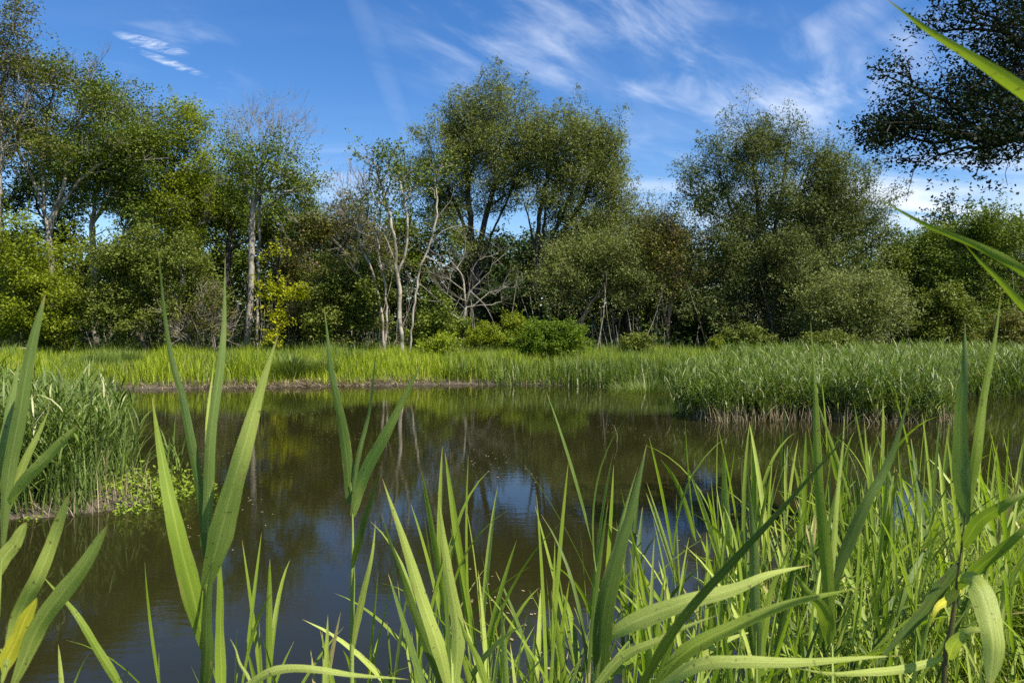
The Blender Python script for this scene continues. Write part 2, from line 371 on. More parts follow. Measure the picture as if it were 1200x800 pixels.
def tree(name, label, cat, base, stems, blobs, nt, nl, leaf, mat, bark, rb=0.16, group=None, spread=0.42, clump=8, droop=0.0,
         bare=0, twig=0.010, sub=0.55, seed=1, step=0.35, bf=0.45, thick=0.8, bare_stems=False, shell=2.4, rad_exp=0.5, spray=None, limb=0.55, tz=0.72):
    """base = (px, py, Y) foot; stems = [[(px,py[,dY])..]..]; blobs = [(cx,cy,rx,ry[,dY[,weight]])..] in photo measure at depth Y"""
    r = np.random.default_rng(seed)
    Y = base[2]
    if spray is None: spray = spread * 2.1
    foot = at(base[0], base[1], Y); foot[2] = ground_z(foot[0], Y)[0] - 0.05
    S_ = []
    for st in stems:
        pts = [at(p[0], p[1], Y + (p[2] if len(p) > 2 else 0.0)) for p in st]
        S_.append(np.array(pts))
    S_[0] = np.vstack([foot, S_[0]]) if np.linalg.norm(S_[0][0] - foot) > 0.3 else S_[0]
    for s in S_[1:]:
        if s[0][2] < foot[2] + 1.2: s[0][2] = foot[2]
    wts = np.array([(b[5] if len(b) > 5 else b[2] * b[3]) for b in blobs], float); wts /= wts.sum()
    def sample(n, cl):
        out = []
        nc = max(1, n // cl)
        for bi in r.choice(len(blobs), nc, p=wts):
            b = blobs[bi]; dY = b[4] if len(b) > 4 else 0.0
            c = at(b[0], b[1], Y + dY); sc = (Y + dY) / FPX; rx, rz = b[2] * sc, b[3] * sc; ry = thick * (rx + rz) / 2
            d = unit(r.normal(size=3)) * r.uniform(0, 1) ** (1 / shell)
            q = c + d * np.array([rx, ry, rz]) * 0.93
            out.append(q + r.normal(size=(cl, 3)) * sub * np.array([1, 1, tz]))
        return np.concatenate(out)
    T = sample(nt, clump)
    T = T[T[:, 2] > foot[2] + 0.35]
    TB = sample(bare, 3) if bare else np.zeros((0, 3))
    allT = np.vstack([T, TB]); 
    P, par, ends, nm, mfr = grow(S_, allT, bf=bf, step=step, r=r, limb=limb)
    n = len(P)
    cnt = np.zeros(n); np.add.at(cnt, ends, 1.0)
    for i in range(n - 1, -1, -1):
        if par[i] >= 0: cnt[par[i]] += cnt[i]
    cnt = np.maximum(cnt, 0.6)
    rad = np.maximum(twig, rb * (cnt / cnt.max()) ** rad_exp)
    # stems keep a steady taper
    i0 = 0
    for s in S_:
        pass
    stem_r = np.zeros(n)
    hmax = P[:nm, 2].max() - foot[2] + 1e-3
    stem_r[:nm] = rb * (0.85 if len(S_) == 1 else 0.62) * np.clip(mfr[:nm], 0, 1) ** 0.9 * 0.8
    rad = np.maximum(rad, stem_r)
    rad = np.where(P[:, 2] < foot[2] + 0.5, rad * (1 + 0.5 * (foot[2] + 0.5 - P[:, 2])), rad)
    ch = np.where(par >= 0)[0]
    A, B = P[par[ch]], P[ch]; rbb = rad[ch]; raa = np.minimum(rad[par[ch]], rbb * 1.25)
    big = rbb > 0.035
    parts = []
    if big.any(): parts.append(segs_mesh(A[big], B[big], raa[big], rbb[big], 8))
    if (~big).any(): parts.append(segs_mesh(A[~big], B[~big], raa[~big], rbb[~big], 3))
    # bare twiglets
    if bare:
        Eb = P[ends[len(ends) - 0:]] if False else TB
        k = 5; o = np.repeat(Eb, k, 0)
        d = unit(unit(o - (foot + [0, 0, hmax * 0.45])) + r.normal(size=o.shape) * 0.45)
        L = r.uniform(0.35, 0.9, (len(o), 1))
        parts.append(segs_mesh(o, o + d * L, np.full(len(o), twig * 0.8), np.full(len(o), twig * 0.4), 3))
    root = empty(name, foot, label, cat, group)
    V, Fq = join(parts)
    mesh_obj('trunk', V, Fq, bark, root, smooth=True, origin=foot)
    if nl:
        C = np.repeat(T, nl, 0)
        # a loose spray round each twig end
        C = C + unit(r.normal(size=C.shape)) * (r.uniform(0, 1, (len(C), 1)) ** 0.45) * spread * 1.75 * np.array([1, 1, tz]) - np.array([0, 0, droop * 0.25])
        # long leafy shoots that break the outline
        if spray > 0:
            pick = r.choice(len(T), max(1, int(len(T) * 0.40)), replace=False); k = max(6, nl // 3)
            cen = np.median(T, axis=0)
            out_ = unit(unit(T[pick] - cen) + np.array([0, 0, 0.55 - droop]) + r.normal(size=(len(pick), 3)) * 0.35)
            Ls = r.uniform(0.5, 1.6, (len(pick), 1)) * spray
            f_ = r.uniform(0.2, 1.0, (len(pick), k))
            Cs = T[pick][:, None] + out_[:, None] * Ls[:, None] * f_[..., None] + r.normal(size=(len(pick), k, 3)) * (0.11 * spray * (1.25 - f_))[..., None]
            C = np.vstack([C, Cs.reshape(-1, 3)])
        C = C[C[:, 2] > foot[2] + 0.1]
        V, Fq = leaf_quads(C, leaf[0], leaf[1], droop, r=r)
        mesh_obj('crown', V, Fq, mat, root, origin=foot)
    return root

WL = (0.15, 0.050); BL = (0.13, 0.085); SL = (0.13, 0.075)
DARKBACK = 'trees of the shaded second row'

# --- second row: fills the wood behind, tops just show between the front crowns
second = [(-40, 300, 90, 120, 52), (70, 262, 90, 125, 54), (170, 238, 80, 112, 52), (262, 300, 70, 110, 53), (352, 318, 62, 86, 51), (412, 320, 60, 84, 53),
          (500, 320, 66, 92, 54), (590, 345, 64, 70, 52), (660, 330, 60, 85, 55), (730, 325, 60, 80, 53), (800, 335, 60, 78, 52), (880, 300, 80, 110, 53), (980, 310, 80, 100, 55),
          (1060, 345, 60, 75, 50), (1130, 330, 60, 80, 53), (1215, 325, 70, 90, 51)]
for i, (cx, cy_, rx, ry, Y) in enumerate(second):
    top = cy_ - ry
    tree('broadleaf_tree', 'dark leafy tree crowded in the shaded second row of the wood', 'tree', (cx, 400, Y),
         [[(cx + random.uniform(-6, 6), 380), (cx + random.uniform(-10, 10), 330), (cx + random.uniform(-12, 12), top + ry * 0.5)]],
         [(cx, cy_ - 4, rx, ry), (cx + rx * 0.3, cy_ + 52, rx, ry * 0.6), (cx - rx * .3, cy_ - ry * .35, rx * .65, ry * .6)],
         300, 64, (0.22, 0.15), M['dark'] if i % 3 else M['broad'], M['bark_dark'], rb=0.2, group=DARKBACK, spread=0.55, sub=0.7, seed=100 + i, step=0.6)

# --- named trees, left to right
tree('ash_tree', 'tall pale-barked thin-leaved tree cut by the left edge of the photo', 'tree', (-6, 405, 37),
     [[(-4, 330), (-2, 230), (2, 170), (0, 110), (12, 40)], [(-2, 240), (-20, 160), (-30, 90)], [(0, 190), (22, 140), (40, 95)]],
     [(-10, 90, 60, 60), (25, 75, 40, 45), (10, 30, 28, 22), (-30, 150, 60, 60), (30, 140, 30, 40)], 320, 50, (0.12, 0.075), M['olive'], M['bark_grey'], rb=0.15, seed=11, bare=110, spread=0.4)
tree('ash_tree', 'tall forked tree with twisting pale limbs and airy tops above the left bushes', 'tree', (62, 405, 39),
     [[(62, 340), (58, 272), (72, 228), (82, 170), (100, 120), (112, 80)], [(58, 272), (40, 215), (20, 170), (28, 120)], [(70, 240), (100, 205), (128, 185), (150, 150)],
      [(60, 300), (52, 240), (50, 170), (62, 110)], [(82, 190), (66, 150), (62, 100)]],
     [(60, 105, 60, 50), (110, 120, 50, 40), (30, 150, 50, 50), (85, 170, 60, 45), (140, 165, 32, 40), (95, 85, 34, 18)], 440, 52, (0.12, 0.08), M['broad'], M['bark_grey'], rb=0.17, seed=12, bare=170, spread=0.38)
tree('oak_tree', 'green oak with a domed top and pale crooked branches behind the round sallow', 'tree', (112, 405, 41),
     [[(110, 330), (108, 262), (112, 228), (122, 190), (118, 150)], [(108, 262), (130, 232), (142, 215), (170, 150), (180, 120)], [(112, 235), (92, 190), (90, 150)]],
     [(150, 150, 50, 42), (115, 120, 40, 30), (180, 165, 34, 38), (150, 215, 55, 50), (105, 200, 45, 50)], 430, 80, BL, M['broad'], M['bark_grey'], rb=0.16, seed=13, bare=90)
tree('birch_tree', 'slim tree with a yellow-green tuft at its top', 'tree', (212, 405, 42),
     [[(214, 350), (212, 280), (206, 235), (216, 180), (214, 150)], [(206, 240), (194, 200), (192, 165)], [(212, 210), (228, 180), (236, 150)]],
     [(214, 138, 34, 17, 0, 900), (200, 170, 30, 30), (228, 175, 26, 36), (195, 225, 28, 40), (222, 240, 30, 44)], 300, 70, BL, M['bright'], M['bark_grey'], rb=0.16, seed=14, bare=60, sub=0.4)
tree('oak_tree', 'dark green tree between the yellow-topped one and the bare fan-topped one', 'tree', (250, 405, 44),
     [[(262, 350), (270, 260), (262, 220), (256, 190)], [(268, 270), (284, 230), (280, 200)]],
     [(250, 215, 40, 36), (285, 245, 40, 40), (235, 265, 44, 44), (330, 245, 40, 40)], 340, 84, BL, M['broad'], M['bark_dark'], rb=0.18, seed=15)
tree('bare_tree', 'slender pale tree with a leafless fan of fine twigs at the top', 'tree', (288, 410, 38),
     [[(288, 408), (292, 370), (294, 310), (296, 258), (298, 228), (306, 190), (312, 150)], [(297, 240), (320, 205), (340, 180), (352, 150)], [(297, 245), (280, 200), (268, 160)], [(302, 205), (322, 160), (330, 130)], [(302, 200), (292, 160), (288, 125)]],
     [(308, 205, 52, 40), (285, 185, 32, 30), (340, 210, 34, 34), (356, 225, 22, 22)], 260, 44, (0.12, 0.075), M['broad'], M['bark_grey'], rb=0.155, seed=16, bare=0, spread=0.32, twig=0.012)
fan = []
tree('twiggy_tree', 'grey-brown leafless brush of upswept twigs crowning the fan-topped tree', 'tree', (300, 405, 39.2),
     [[(302, 330), (304, 260), (306, 200), (308, 165)], [(306, 215), (280, 165), (272, 140)], [(306, 215), (336, 165), (346, 140)]],
     [(305, 150, 50, 28), (290, 138, 26, 18), (325, 140, 30, 22), (350, 165, 22, 30), (268, 160, 16, 26)], 40, 14, (0.10, 0.06), M['broad'], M['bark_grey'], rb=0.07, seed=17, bare=200, twig=0.006, sub=0.45)
tree('oak_tree', 'brownish green tree with thin dead twigs right of the fan-topped tree', 'tree', (378, 405, 43),
     [[(380, 340), (382, 280), (378, 250)], [(381, 300), (400, 265), (410, 240)], [(381, 300), (362, 270), (350, 255)]],
     [(385, 258, 36, 26), (350, 262, 28, 24), (415, 262, 30, 30), (380, 300, 55, 40), (430, 290, 30, 34)], 300, 52, (0.15, 0.09), M['olive'], M['bark_grey'], rb=0.14, seed=18, bare=120)
tree('climbing_ivy', 'golden yellow-leaved ivy column climbing a trunk beside the pale straight trunk', 'ivy', (322, 408, 36.8),
     [[(322, 390), (324, 350), (328, 300), (330, 262)], [(324, 352), (346, 340)]],
     [(324, 300, 9, 14), (330, 268, 9, 10), (320, 340, 13, 12), (331, 345, 12, 12), (325, 368, 14, 12), (322, 390, 13, 14), (348, 342, 12, 7), (316, 320, 8, 8)], 100, 34, (0.12, 0.09), M['golden'], M['bark_dark'], rb=0.10, seed=19, spread=0.20, sub=0.24, thick=0.9, clump=5, shell=1.8)
tree('willow_tree', 'tallest grey-green willow left of centre with dark forked stems', 'willow', (556, 405, 45),
     [[(556, 370), (556, 320), (552, 270), (548, 215), (552, 160), (556, 120)], [(556, 330), (566, 270), (580, 215), (596, 170)], [(552, 285), (534, 240), (514, 200), (500, 160)], [(548, 340), (560, 330), (578, 270), (588, 250), (612, 190)]],
     [(555, 118, 44, 34), (520, 160, 40, 40), (595, 150, 52, 44), (560, 185, 55, 42), (500, 205, 30, 40), (620, 185, 38, 42), (585, 215, 34, 30), (535, 235, 34, 36), (630, 150, 24, 30), (500, 250, 26, 34, 0, 700), (560, 180, 80, 75, 0, 3000), (590, 245, 30, 30, 0, 500), (545, 290, 34, 30, 0, 600)], 1050, 95, WL, M['willow_warm'], M['bark_dark'], rb=0.30, seed=20, droop=0.35, sub=0.55, spread=0.36, clump=8, shell=2.5, tz=1.0, spray=0.48)
tree('willow_tree', 'broad grey-green willow right of centre leaning on several dark stems', 'willow', (628, 405, 43),
     [[(626, 385), (628, 330), (630, 280), (636, 230), (650, 180), (662, 150)], [(628, 330), (646, 280), (664, 240), (680, 190)], [(630, 320), (660, 270), (684, 230), (700, 180)], [(628, 300), (618, 250), (606, 215)], [(629, 320), (638, 260), (640, 200)]],
     [(672, 162, 50, 42, 0, 3400), (698, 170, 34, 38), (650, 180, 38, 38), (705, 200, 34, 50), (690, 235, 40, 40), (650, 225, 32, 28), (715, 245, 30, 30), (700, 285, 46, 34), (715, 205, 24, 34), (675, 220, 56, 80, 0, 3000), (655, 265, 26, 26, 0, 350), (730, 270, 26, 30, 0, 500)], 1000, 88, WL, M['willow_warm'], M['bark_dark'], rb=0.30, seed=21, droop=0.35, sub=0.55, spread=0.36, clump=8, shell=2.5, tz=1.0, spray=0.48)
tree('birch_tree', 'nearly bare twin-stemmed tree with whitish trunks at the meadow edge', 'tree', (474, 415, 36),
     [[(472, 414), (469, 380), (468, 350), (465, 312), (462, 280), (452, 235), (440, 195), (436, 170)], [(479, 414), (483, 380), (488, 340), (492, 315), (503, 288), (511, 258), (512, 215), (516, 180)],
      [(503, 288), (520, 270), (545, 264), (566, 274)], [(465, 312), (450, 275), (430, 245), (412, 225)], [(466, 320), (474, 300), (478, 270), (474, 235)], [(511, 258), (528, 235), (532, 222)], [(497, 300), (515, 308), (535, 318)]],
     [(445, 190, 26, 26), (470, 210, 26, 30), (440, 225, 20, 20), (510, 195, 20, 22)], 150, 20, (0.14, 0.09), M['broad'], M['bark_pale'], rb=0.115, seed=22, bare=0, spread=0.3, twig=0.012)
tree('dead_tree', 'leafless tangle of pale arching dead branches between the white twin trunks and the willow', 'dead tree', (545, 408, 38),
     [[(542, 395), (546, 360), (552, 340), (562, 338), (580, 345)], [(546, 360), (540, 320), (520, 300), (505, 302)], [(552, 342), (570, 360), (586, 392)], [(548, 350), (556, 310), (575, 300), (590, 312)]],
     [(530, 320, 46, 34), (570, 330, 36, 34), (500, 330, 26, 30), (548, 290, 34, 16)], 0 + 9, 0, (0.1, 0.1), M['olive'], M['bark_grey'], rb=0.10, seed=23, bare=70, twig=0.007, sub=0.5)
tree('dead_tree', 'spindly leafless saplings bunched left of the white twin trunks', 'dead tree', (452, 410, 37),
     [[(450, 408), (447, 370), (440, 330), (428, 300), (420, 280)], [(452, 408), (452, 350), (446, 310), (442, 280)], [(448, 408), (440, 370), (434, 345), (424, 325)], [(447, 370), (458, 330), (456, 290)]],
     [(430, 230, 34, 34), (440, 290, 26, 36), (415, 235, 20, 26)], 9, 0, (0.1, 0.1), M['olive'], M['bark_pale'], rb=0.09, seed=24, bare=170, twig=0.009)
tree('sallow_tree', 'arching olive sallow with a leaning pinkish trunk behind the round green bush', 'tree', (676, 408, 40),
     [[(678, 400), (684, 372), (692, 355), (706, 340), (716, 318)], [(690, 358), (676, 340), (664, 328), (650, 312)], [(700, 346), (722, 340), (742, 350)]],
     [(700, 305, 48, 28), (665, 318, 34, 28), (735, 330, 22, 32), (720, 295, 34, 22), (650, 345, 20, 20)], 380, 95, WL, M['willow_warm'], M['bark_red'], rb=0.13, seed=25, droop=0.5)
tree('willow_tree', 'small grey-green willow filling the gap right of the broad willow', 'willow', (735, 405, 46),
     [[(735, 360), (738, 300), (742, 265)], [(737, 320), (722, 280)]],
     [(745, 275, 34, 30), (725, 300, 26, 34), (765, 285, 30, 36), (748, 320, 40, 40)], 320, 90, WL, M['willow'], M['bark_dark'], rb=0.15, seed=26, droop=0.3)
tree('alder_tree', 'thin tree with a reddish forked trunk left of the great right-hand willow', 'tree', (782, 408, 40),
     [[(782, 404), (784, 370), (790, 335), (792, 305), (790, 270)], [(783, 385), (776, 355), (774, 320), (768, 290)], [(790, 335), (802, 300), (812, 280)]],
     [(790, 262, 26, 20), (770, 275, 22, 22), (808, 285, 24, 26), (800, 315, 26, 24), (765, 305, 20, 24)], 200, 46, BL, M['olive'], M['bark_red'], rb=0.11, seed=27, bare=110)
tree('willow_tree', 'great many-stemmed willow standing right of centre above the reed bed', 'willow', (905, 408, 40),
     [[(905, 395), (900, 330), (890, 260), (884, 200), (880, 160)], [(902, 340), (908, 270), (918, 210), (922, 170)], [(904, 360), (930, 300), (952, 250), (975, 220)], [(900, 330), (868, 270), (848, 220), (838, 180)], [(904, 350), (912, 290), (940, 230), (950, 180)], [(905, 370), (950, 330), (1000, 300)], [(900, 350), (862, 310), (835, 285)]],
     [(885, 158, 50, 28), (845, 192, 42, 38), (972, 205, 46, 40), (1008, 255, 42, 44), (925, 175, 40, 34), (960, 200, 40, 40), (900, 220, 60, 40), (985, 235, 36, 36), (840, 240, 34, 30), (950, 270, 60, 40), (1005, 290, 42, 40), (865, 300, 55, 40), (1000, 345, 50, 42, -1.5), (930, 345, 60, 45), (850, 350, 45, 45), (1020, 365, 36, 32, -2), (905, 205, 84, 66, 0, 2400), (925, 290, 95, 70, 0, 6000), (915, 370, 100, 36, 0, 3000)],
     1650, 104, WL, M['willow_dark'], M['bark_dark'], rb=0.36, seed=28, droop=0.3, sub=0.55, spread=0.36, clump=8, shell=2.5, tz=1.0, spray=0.48)
tree('sallow_tree', 'pale silvery sallow hanging low at the right foot of the great willow', 'tree', (985, 410, 36),
     [[(985, 400), (984, 375), (975, 350)], [(985, 395), (1005, 365), (1020, 345)]],
     [(990, 350, 44, 26), (1020, 365, 30, 28), (965, 345, 26, 18), (1030, 335, 26, 20), (1000, 388, 34, 20)], 280, 100, (0.14, 0.05), M['willow_warm'], M['bark'], rb=0.1, seed=29, droop=0.45, spray=0.9)
tree('oak_tree', 'mid-green tree with a gap of sky under its arching branch, right of the great willow', 'tree', (1088, 408, 44),
     [[(1086, 380), (1082, 340), (1070, 310), (1062, 290)], [(1084, 350), (1100, 310), (1112, 290)]],
     [(1065, 285, 34, 22), (1095, 300, 34, 26), (1050, 320, 30, 40), (1100, 345, 40, 40), (1075, 375, 50, 34)], 380, 80, BL, M['broad'], M['bark_dark'], rb=0.2, seed=30)
tree('oak_tree', 'tall leafy tree near the right edge with dark crown and pale sprays', 'tree', (1152, 408, 41),
     [[(1152, 380), (1150, 340), (1146, 300), (1142, 265)], [(1150, 350), (1172, 300), (1180, 270)], [(1148, 320), (1126, 290)]],
     [(1145, 262, 36, 26), (1120, 290, 30, 30), (1178, 275, 32, 34), (1150, 320, 50, 40), (1130, 370, 46, 36), (1180, 360, 40, 50)], 460, 82, BL, M['broad'], M['bark_dark'], rb=0.22, seed=31)
tree('willow_tree', 'grey-leaved tree cut by the right edge of the photo at the wood side', 'tree', (1222, 408, 42),
     [[(1222, 370), (1218, 310), (1214, 270)], [(1220, 340), (1240, 290)]],
     [(1210, 275, 34, 34), (1240, 290, 40, 50), (1220, 350, 50, 50)], 320, 90, WL, M['willow'], M['bark_dark'], rb=0.2, seed=32)

# --- bushes at the wood edge
def bush(label, base, blobs, nt, nl, leaf, mat, seed, cat='bush', name='bush', bark='bark', rb=0.05, **kw):
    cx, _, Y = base
    kw.setdefault('spread', 0.24); kw.setdefault('sub', 0.3)
    st = [[(cx + dx * 0.3, base[1] - 4), (cx + dx, base[1] - 22)] for dx in (-14, -3, 9, 18)]
    return tree(name, label, cat, base, st, blobs, nt, int(nl * 1.25), leaf, M[mat], M[bark], rb=rb, seed=seed, clump=6, shell=2.8, **kw)
bush('yellow-green bush with tiered branches at the left edge of the wood', (30, 410, 36), [(20, 320, 50, 70), (60, 330, 40, 60), (-20, 330, 50, 80), (80, 360, 36, 42), (30, 375, 60, 34)], 420, 62, BL, 'bright', 41, rb=0.12, sub=0.42, spread=0.34)
bush('big rounded olive sallow bush bulging out of the wood on the left', (175, 412, 36), [(178, 300, 48, 46), (210, 315, 40, 46), (150, 320, 40, 50), (190, 360, 62, 44), (130, 365, 40, 40), (230, 350, 30, 40)], 560, 70, (0.13, 0.07), 'sallow', 42, rb=0.13, sub=0.42, spread=0.32)
bush('brownish thicket with pale dead stems right of the big round sallow', (232, 412, 35.5), [(225, 375, 30, 26), (250, 365, 22, 40), (215, 390, 30, 18)], 90, 30, (0.12, 0.07), 'olive', 43, bark='bark_pale', bare=130)
bush('dark twiggy bush under the golden ivy', (350, 410, 39.5), [(350, 370, 26, 36), (365, 385, 22, 22), (340, 320, 22, 26)], 170, 50, (0.12, 0.08), 'olive', 44, bare=70)
bush('rounded mid-green bush left of the white twin trunks', (405, 412, 38), [(410, 330, 40, 38), (390, 355, 36, 40), (430, 345, 26, 40), (400, 385, 46, 26)], 380, 66, BL, 'sallow', 45, rb=0.1, sub=0.38, spread=0.3)
bush('deep green bush close behind the white twin trunks', (510, 412, 38), [(512, 370, 24, 34), (500, 390, 26, 22), (530, 385, 20, 24)], 200, 56, BL, 'broad', 46)
bush('small lush shrub at the foot of the white twin trunks on their right', (520, 416, 33), [(520, 405, 20, 12), (508, 410, 14, 8)], 90, 54, (0.10, 0.06), 'grass', 47, rb=0.03, sub=0.2, spread=0.18)
bush('light green low shrub left of the big round bush, nearer the dead branches', (562, 412, 37), [(562, 396, 22, 11), (575, 392, 14, 10)], 110, 56, (0.10, 0.06), 'bright', 48, rb=0.03, sub=0.22, spread=0.18)
bush('light green pointed shrub touching the left side of the big round bush', (598, 412, 38), [(603, 388, 17, 18), (615, 395, 16, 14), (596, 398, 14, 10)], 130, 58, (0.10, 0.06), 'bright', 49, rb=0.03, sub=0.24, spread=0.2)
bush('big round glossy green bush standing alone in the meadow grass at centre', (645, 424, 31.5), [(645, 400, 34, 20), (662, 396, 24, 20), (628, 404, 26, 18), (640, 388, 20, 14), (655, 412, 32, 12), (668, 410, 18, 14)], 420, 62, (0.09, 0.055), 'bushgreen', 50, rb=0.06, sub=0.2, spread=0.17)
bush('small rounded shrub right of the big round bush', (750, 414, 35), [(750, 404, 18, 12), (742, 410, 14, 8)], 100, 54, (0.10, 0.06), 'sallow', 51, rb=0.03, sub=0.2, spread=0.18)
bush('upright pale green shrub below the great willow', (874, 414, 34), [(874, 394, 18, 16), (864, 404, 14, 12), (884, 405, 14, 12)], 130, 56, (0.11, 0.065), 'sallow', 52, rb=0.04, sub=0.24, spread=0.2)
bush('tiny yellow-green shrub left of the upright pale one', (840, 414, 34), [(840, 408, 10, 9), (846, 402, 7, 8)], 50, 50, (0.10, 0.06), 'bright', 53, rb=0.02, sub=0.16, spread=0.15)
bush('low mid-green shrub just above the reed bed under the silvery sallow', (975, 416, 32), [(975, 402, 22, 12), (960, 405, 16, 10), (990, 408, 14, 10)], 120, 54, (0.10, 0.06), 'sallow', 54, rb=0.03, sub=0.22, spread=0.18)
bush('olive shrub half-lit at the right edge of the meadow', (1186, 414, 36), [(1186, 390, 22, 20), (1170, 402, 20, 12)], 130, 54, (0.11, 0.065), 'olive', 55, rb=0.04, sub=0.26, spread=0.2)
bush('sunlit bush of yellowish sprays between the right edge trees', (1110, 412, 38), [(1112, 360, 28, 26), (1095, 380, 26, 20), (1128, 385, 20, 18)], 220, 56, BL, 'sallow', 56, rb=0.06)
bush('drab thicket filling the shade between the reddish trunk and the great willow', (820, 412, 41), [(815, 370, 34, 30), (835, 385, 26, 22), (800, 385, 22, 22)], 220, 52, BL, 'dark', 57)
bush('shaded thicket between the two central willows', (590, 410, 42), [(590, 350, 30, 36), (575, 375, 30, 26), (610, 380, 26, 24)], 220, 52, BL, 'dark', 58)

# --- overhanging alder at the upper right, trunk out of the frame
def alder():
    Yb, dY = 6.5, -0.3
    def st(*p): return [(a, b, dY) for a, b in p]
    bl = [(1120, 130, 95, 40, 0, 3600), (1060, 140, 48, 24, 0.2, 1700), (1170, 90, 80, 46, 0.3, 3800), (1180, 150, 70, 34, -0.3, 2600), (1030, 152, 24, 14, 0, 500), (1100, 180, 60, 12, 0, 700),
          (1175, 20, 72, 34, 0, 2600), (1170, 178, 16, 26, -0.2, 350), (1090, 10, 40, 12, 0.2, 350), (1060, 85, 30, 14, 0.1, 500),
          (1260, 60, 90, 90, 0.3, 3600), (1200, -60, 110, 60, 0.5, 3000), (1220, 60, 80, 70, 1.2, 2500)]  # blob above the frame is unseen crown, added to shade the boughs
    tree('alder_tree', 'dark overhanging boughs reaching in from the upper right corner', 'tree', (1640, 560, Yb),
         [[(1620, 420), (1500, 330, -0.1), (1400, 220, -0.2), (1350, 60, -0.3), (1320, -120, -0.3)],
          st((1380, 200), (1262, 165), (1200, 158), (1150, 160), (1100, 150), (1050, 145)),
          st((1200, 158), (1160, 172), (1110, 176), (1085, 190)),
          st((1360, 100), (1250, 70), (1180, 40), (1120, 20)), st((1250, 70), (1180, 90), (1110, 100), (1050, 110)),
          st((1330, 0), (1230, -60), (1150, -100)),
          st((1095, 168), (1074, 200), (1062, 236)), st((1160, 172), (1150, 190), (1143, 206))],
         [(b[0], b[1], b[2], b[3], b[4] + dY, b[5]) for b in bl],
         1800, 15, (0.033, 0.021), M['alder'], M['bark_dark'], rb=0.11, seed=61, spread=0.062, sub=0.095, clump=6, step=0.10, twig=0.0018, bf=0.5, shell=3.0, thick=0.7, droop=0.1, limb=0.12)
alder()

# ------------------------------------------------------------------ blades
def blades(B, az, lean, curv, L, Wd, seg=3, twist=None, fold=0.0, prof='blade'):
    """curved tapering strips; B (N,3)"""
    n = len(B); s = np.linspace(0, 1, seg + 1)
    az = np.asarray(az)[:, None]
    th = np.asarray(lean)[:, None] + np.asarray(curv)[:, None] * s[None] ** 1.4
    h = np.stack([np.sin(th) * np.cos(az), np.sin(th) * np.sin(az), np.cos(th)], -1)
    mid = (h[:, 1:] + h[:, :-1]) / 2
    C = np.concatenate([np.zeros((n, 1, 3)), np.cumsum(mid, 1) / seg], 1) * np.asarray(L)[:, None, None] + B[:, None]
    tw = az + math.pi / 2 + (0 if twist is None else np.asarray(twist)[:, None])
    side = np.stack([np.cos(tw) + 0 * s, np.sin(tw) + 0 * s, np.zeros((n, seg + 1))], -1)
    side = unit(side - h * (side * h).sum(-1, keepdims=True))
    wp = {'blade': (1 - s ** 2.2) * (0.55 + 0.45 * np.minimum(1, s * 5)), 'leaf': np.sin(np.pi * np.clip(0.14 + s * 0.86, 0, 1)) ** 0.75}[prof]
    wp = np.maximum(wp, 0.015)
    hw = side * (wp[None, :, None] * np.asarray(Wd)[:, None, None] * 0.5)
    if fold:
        nn = np.cross(h, side)
        V = np.stack([C - hw + nn * np.linalg.norm(hw, axis=-1, keepdims=True) * fold, C, C + hw + nn * np.linalg.norm(hw, axis=-1, keepdims=True) * fold], 2).reshape(-1, 3)
        k = 3
    else:
        V = np.stack([C - hw, C + hw], 2).reshape(-1, 3); k = 2
    b = (np.arange(n) * (seg + 1) * k)[:, None, None]; i = (np.arange(seg) * k)[None, :, None]
    fs = []
    for q in range(k - 1):
        fs.append(np.concatenate([b + i + q, b + i + q + 1, b + i + k + q + 1, b + i + k + q], -1).reshape(-1, 4))
    return V, np.concatenate(fs)

def scatter(xr, yr, n, cond):
    out = []
    while sum(map(len, out)) < n:
        x = rng.uniform(*xr, 4 * n); y = rng.uniform(*yr, 4 * n); k = cond(x, y); out.append(np.stack([x[k], y[k]], 1))
        if len(out) > 60: break
    return np.concatenate(out)[:n]
U = rng.uniform
def inview(x, y, m=1.5): return np.abs(x) < y * 0.72 + m
def patch(x, y, s=0.35, ph=0.0): return np.sin(x * s * 2.1 + ph) * np.sin(y * s * 1.7 + 1 + ph) + 0.6 * np.sin(x * s * 5.3 + y * s * 2.0 + ph)

# far meadow
def meadow(n, name, mat, hr, wr, cond, lean=0.25, curv=0.9, extra=None, seg=3):
    P2 = scatter((-34, 36), (21, 43), n, cond)
    z = ground_z(P2[:, 0], P2[:, 1]) - 0.02
    s = pond_sdf(P2); k = 0.62 + 0.38 * np.clip(s / 1.2, 0, 1)
    L = U(*hr, len(P2)) * k * (1 + 0.24 * patch(P2[:, 0], P2[:, 1]) + 0.10 * patch(P2[:, 0], P2[:, 1], 1.3, 4.0))
    V, F_ = blades(np.c_[P2, z], U(0, 6.28, len(P2)), np.abs(rng.normal(0, lean, len(P2))), U(0.1, curv, len(P2)), L, U(*wr, len(P2)), seg)
    return V, F_
land = lambda x, y: (pond_sdf(np.stack([x, y], 1)) > 0.12) & inview(x, y, 3)
V, F_ = meadow(95000, '', None, (0.45, 0.85), (0.018, 0.035), lambda x, y: land(x, y) & (x < 0.285 * y + 0.6 + np.sin(y)) & (pond_sdf(np.stack([x, y], 1)) > -0.04 + 0.14 * np.exp(-((x + 7) / 1.9) ** 2) + 0.10 * np.sin(x * 2.3) + 0.1 * np.sin(x * 5.1 + 1)))
tag(mesh_obj('meadow_grass', V, F_, M['grass']), 'lush yellow-green grass covering the far bank meadow', 'grass', kind='stuff')
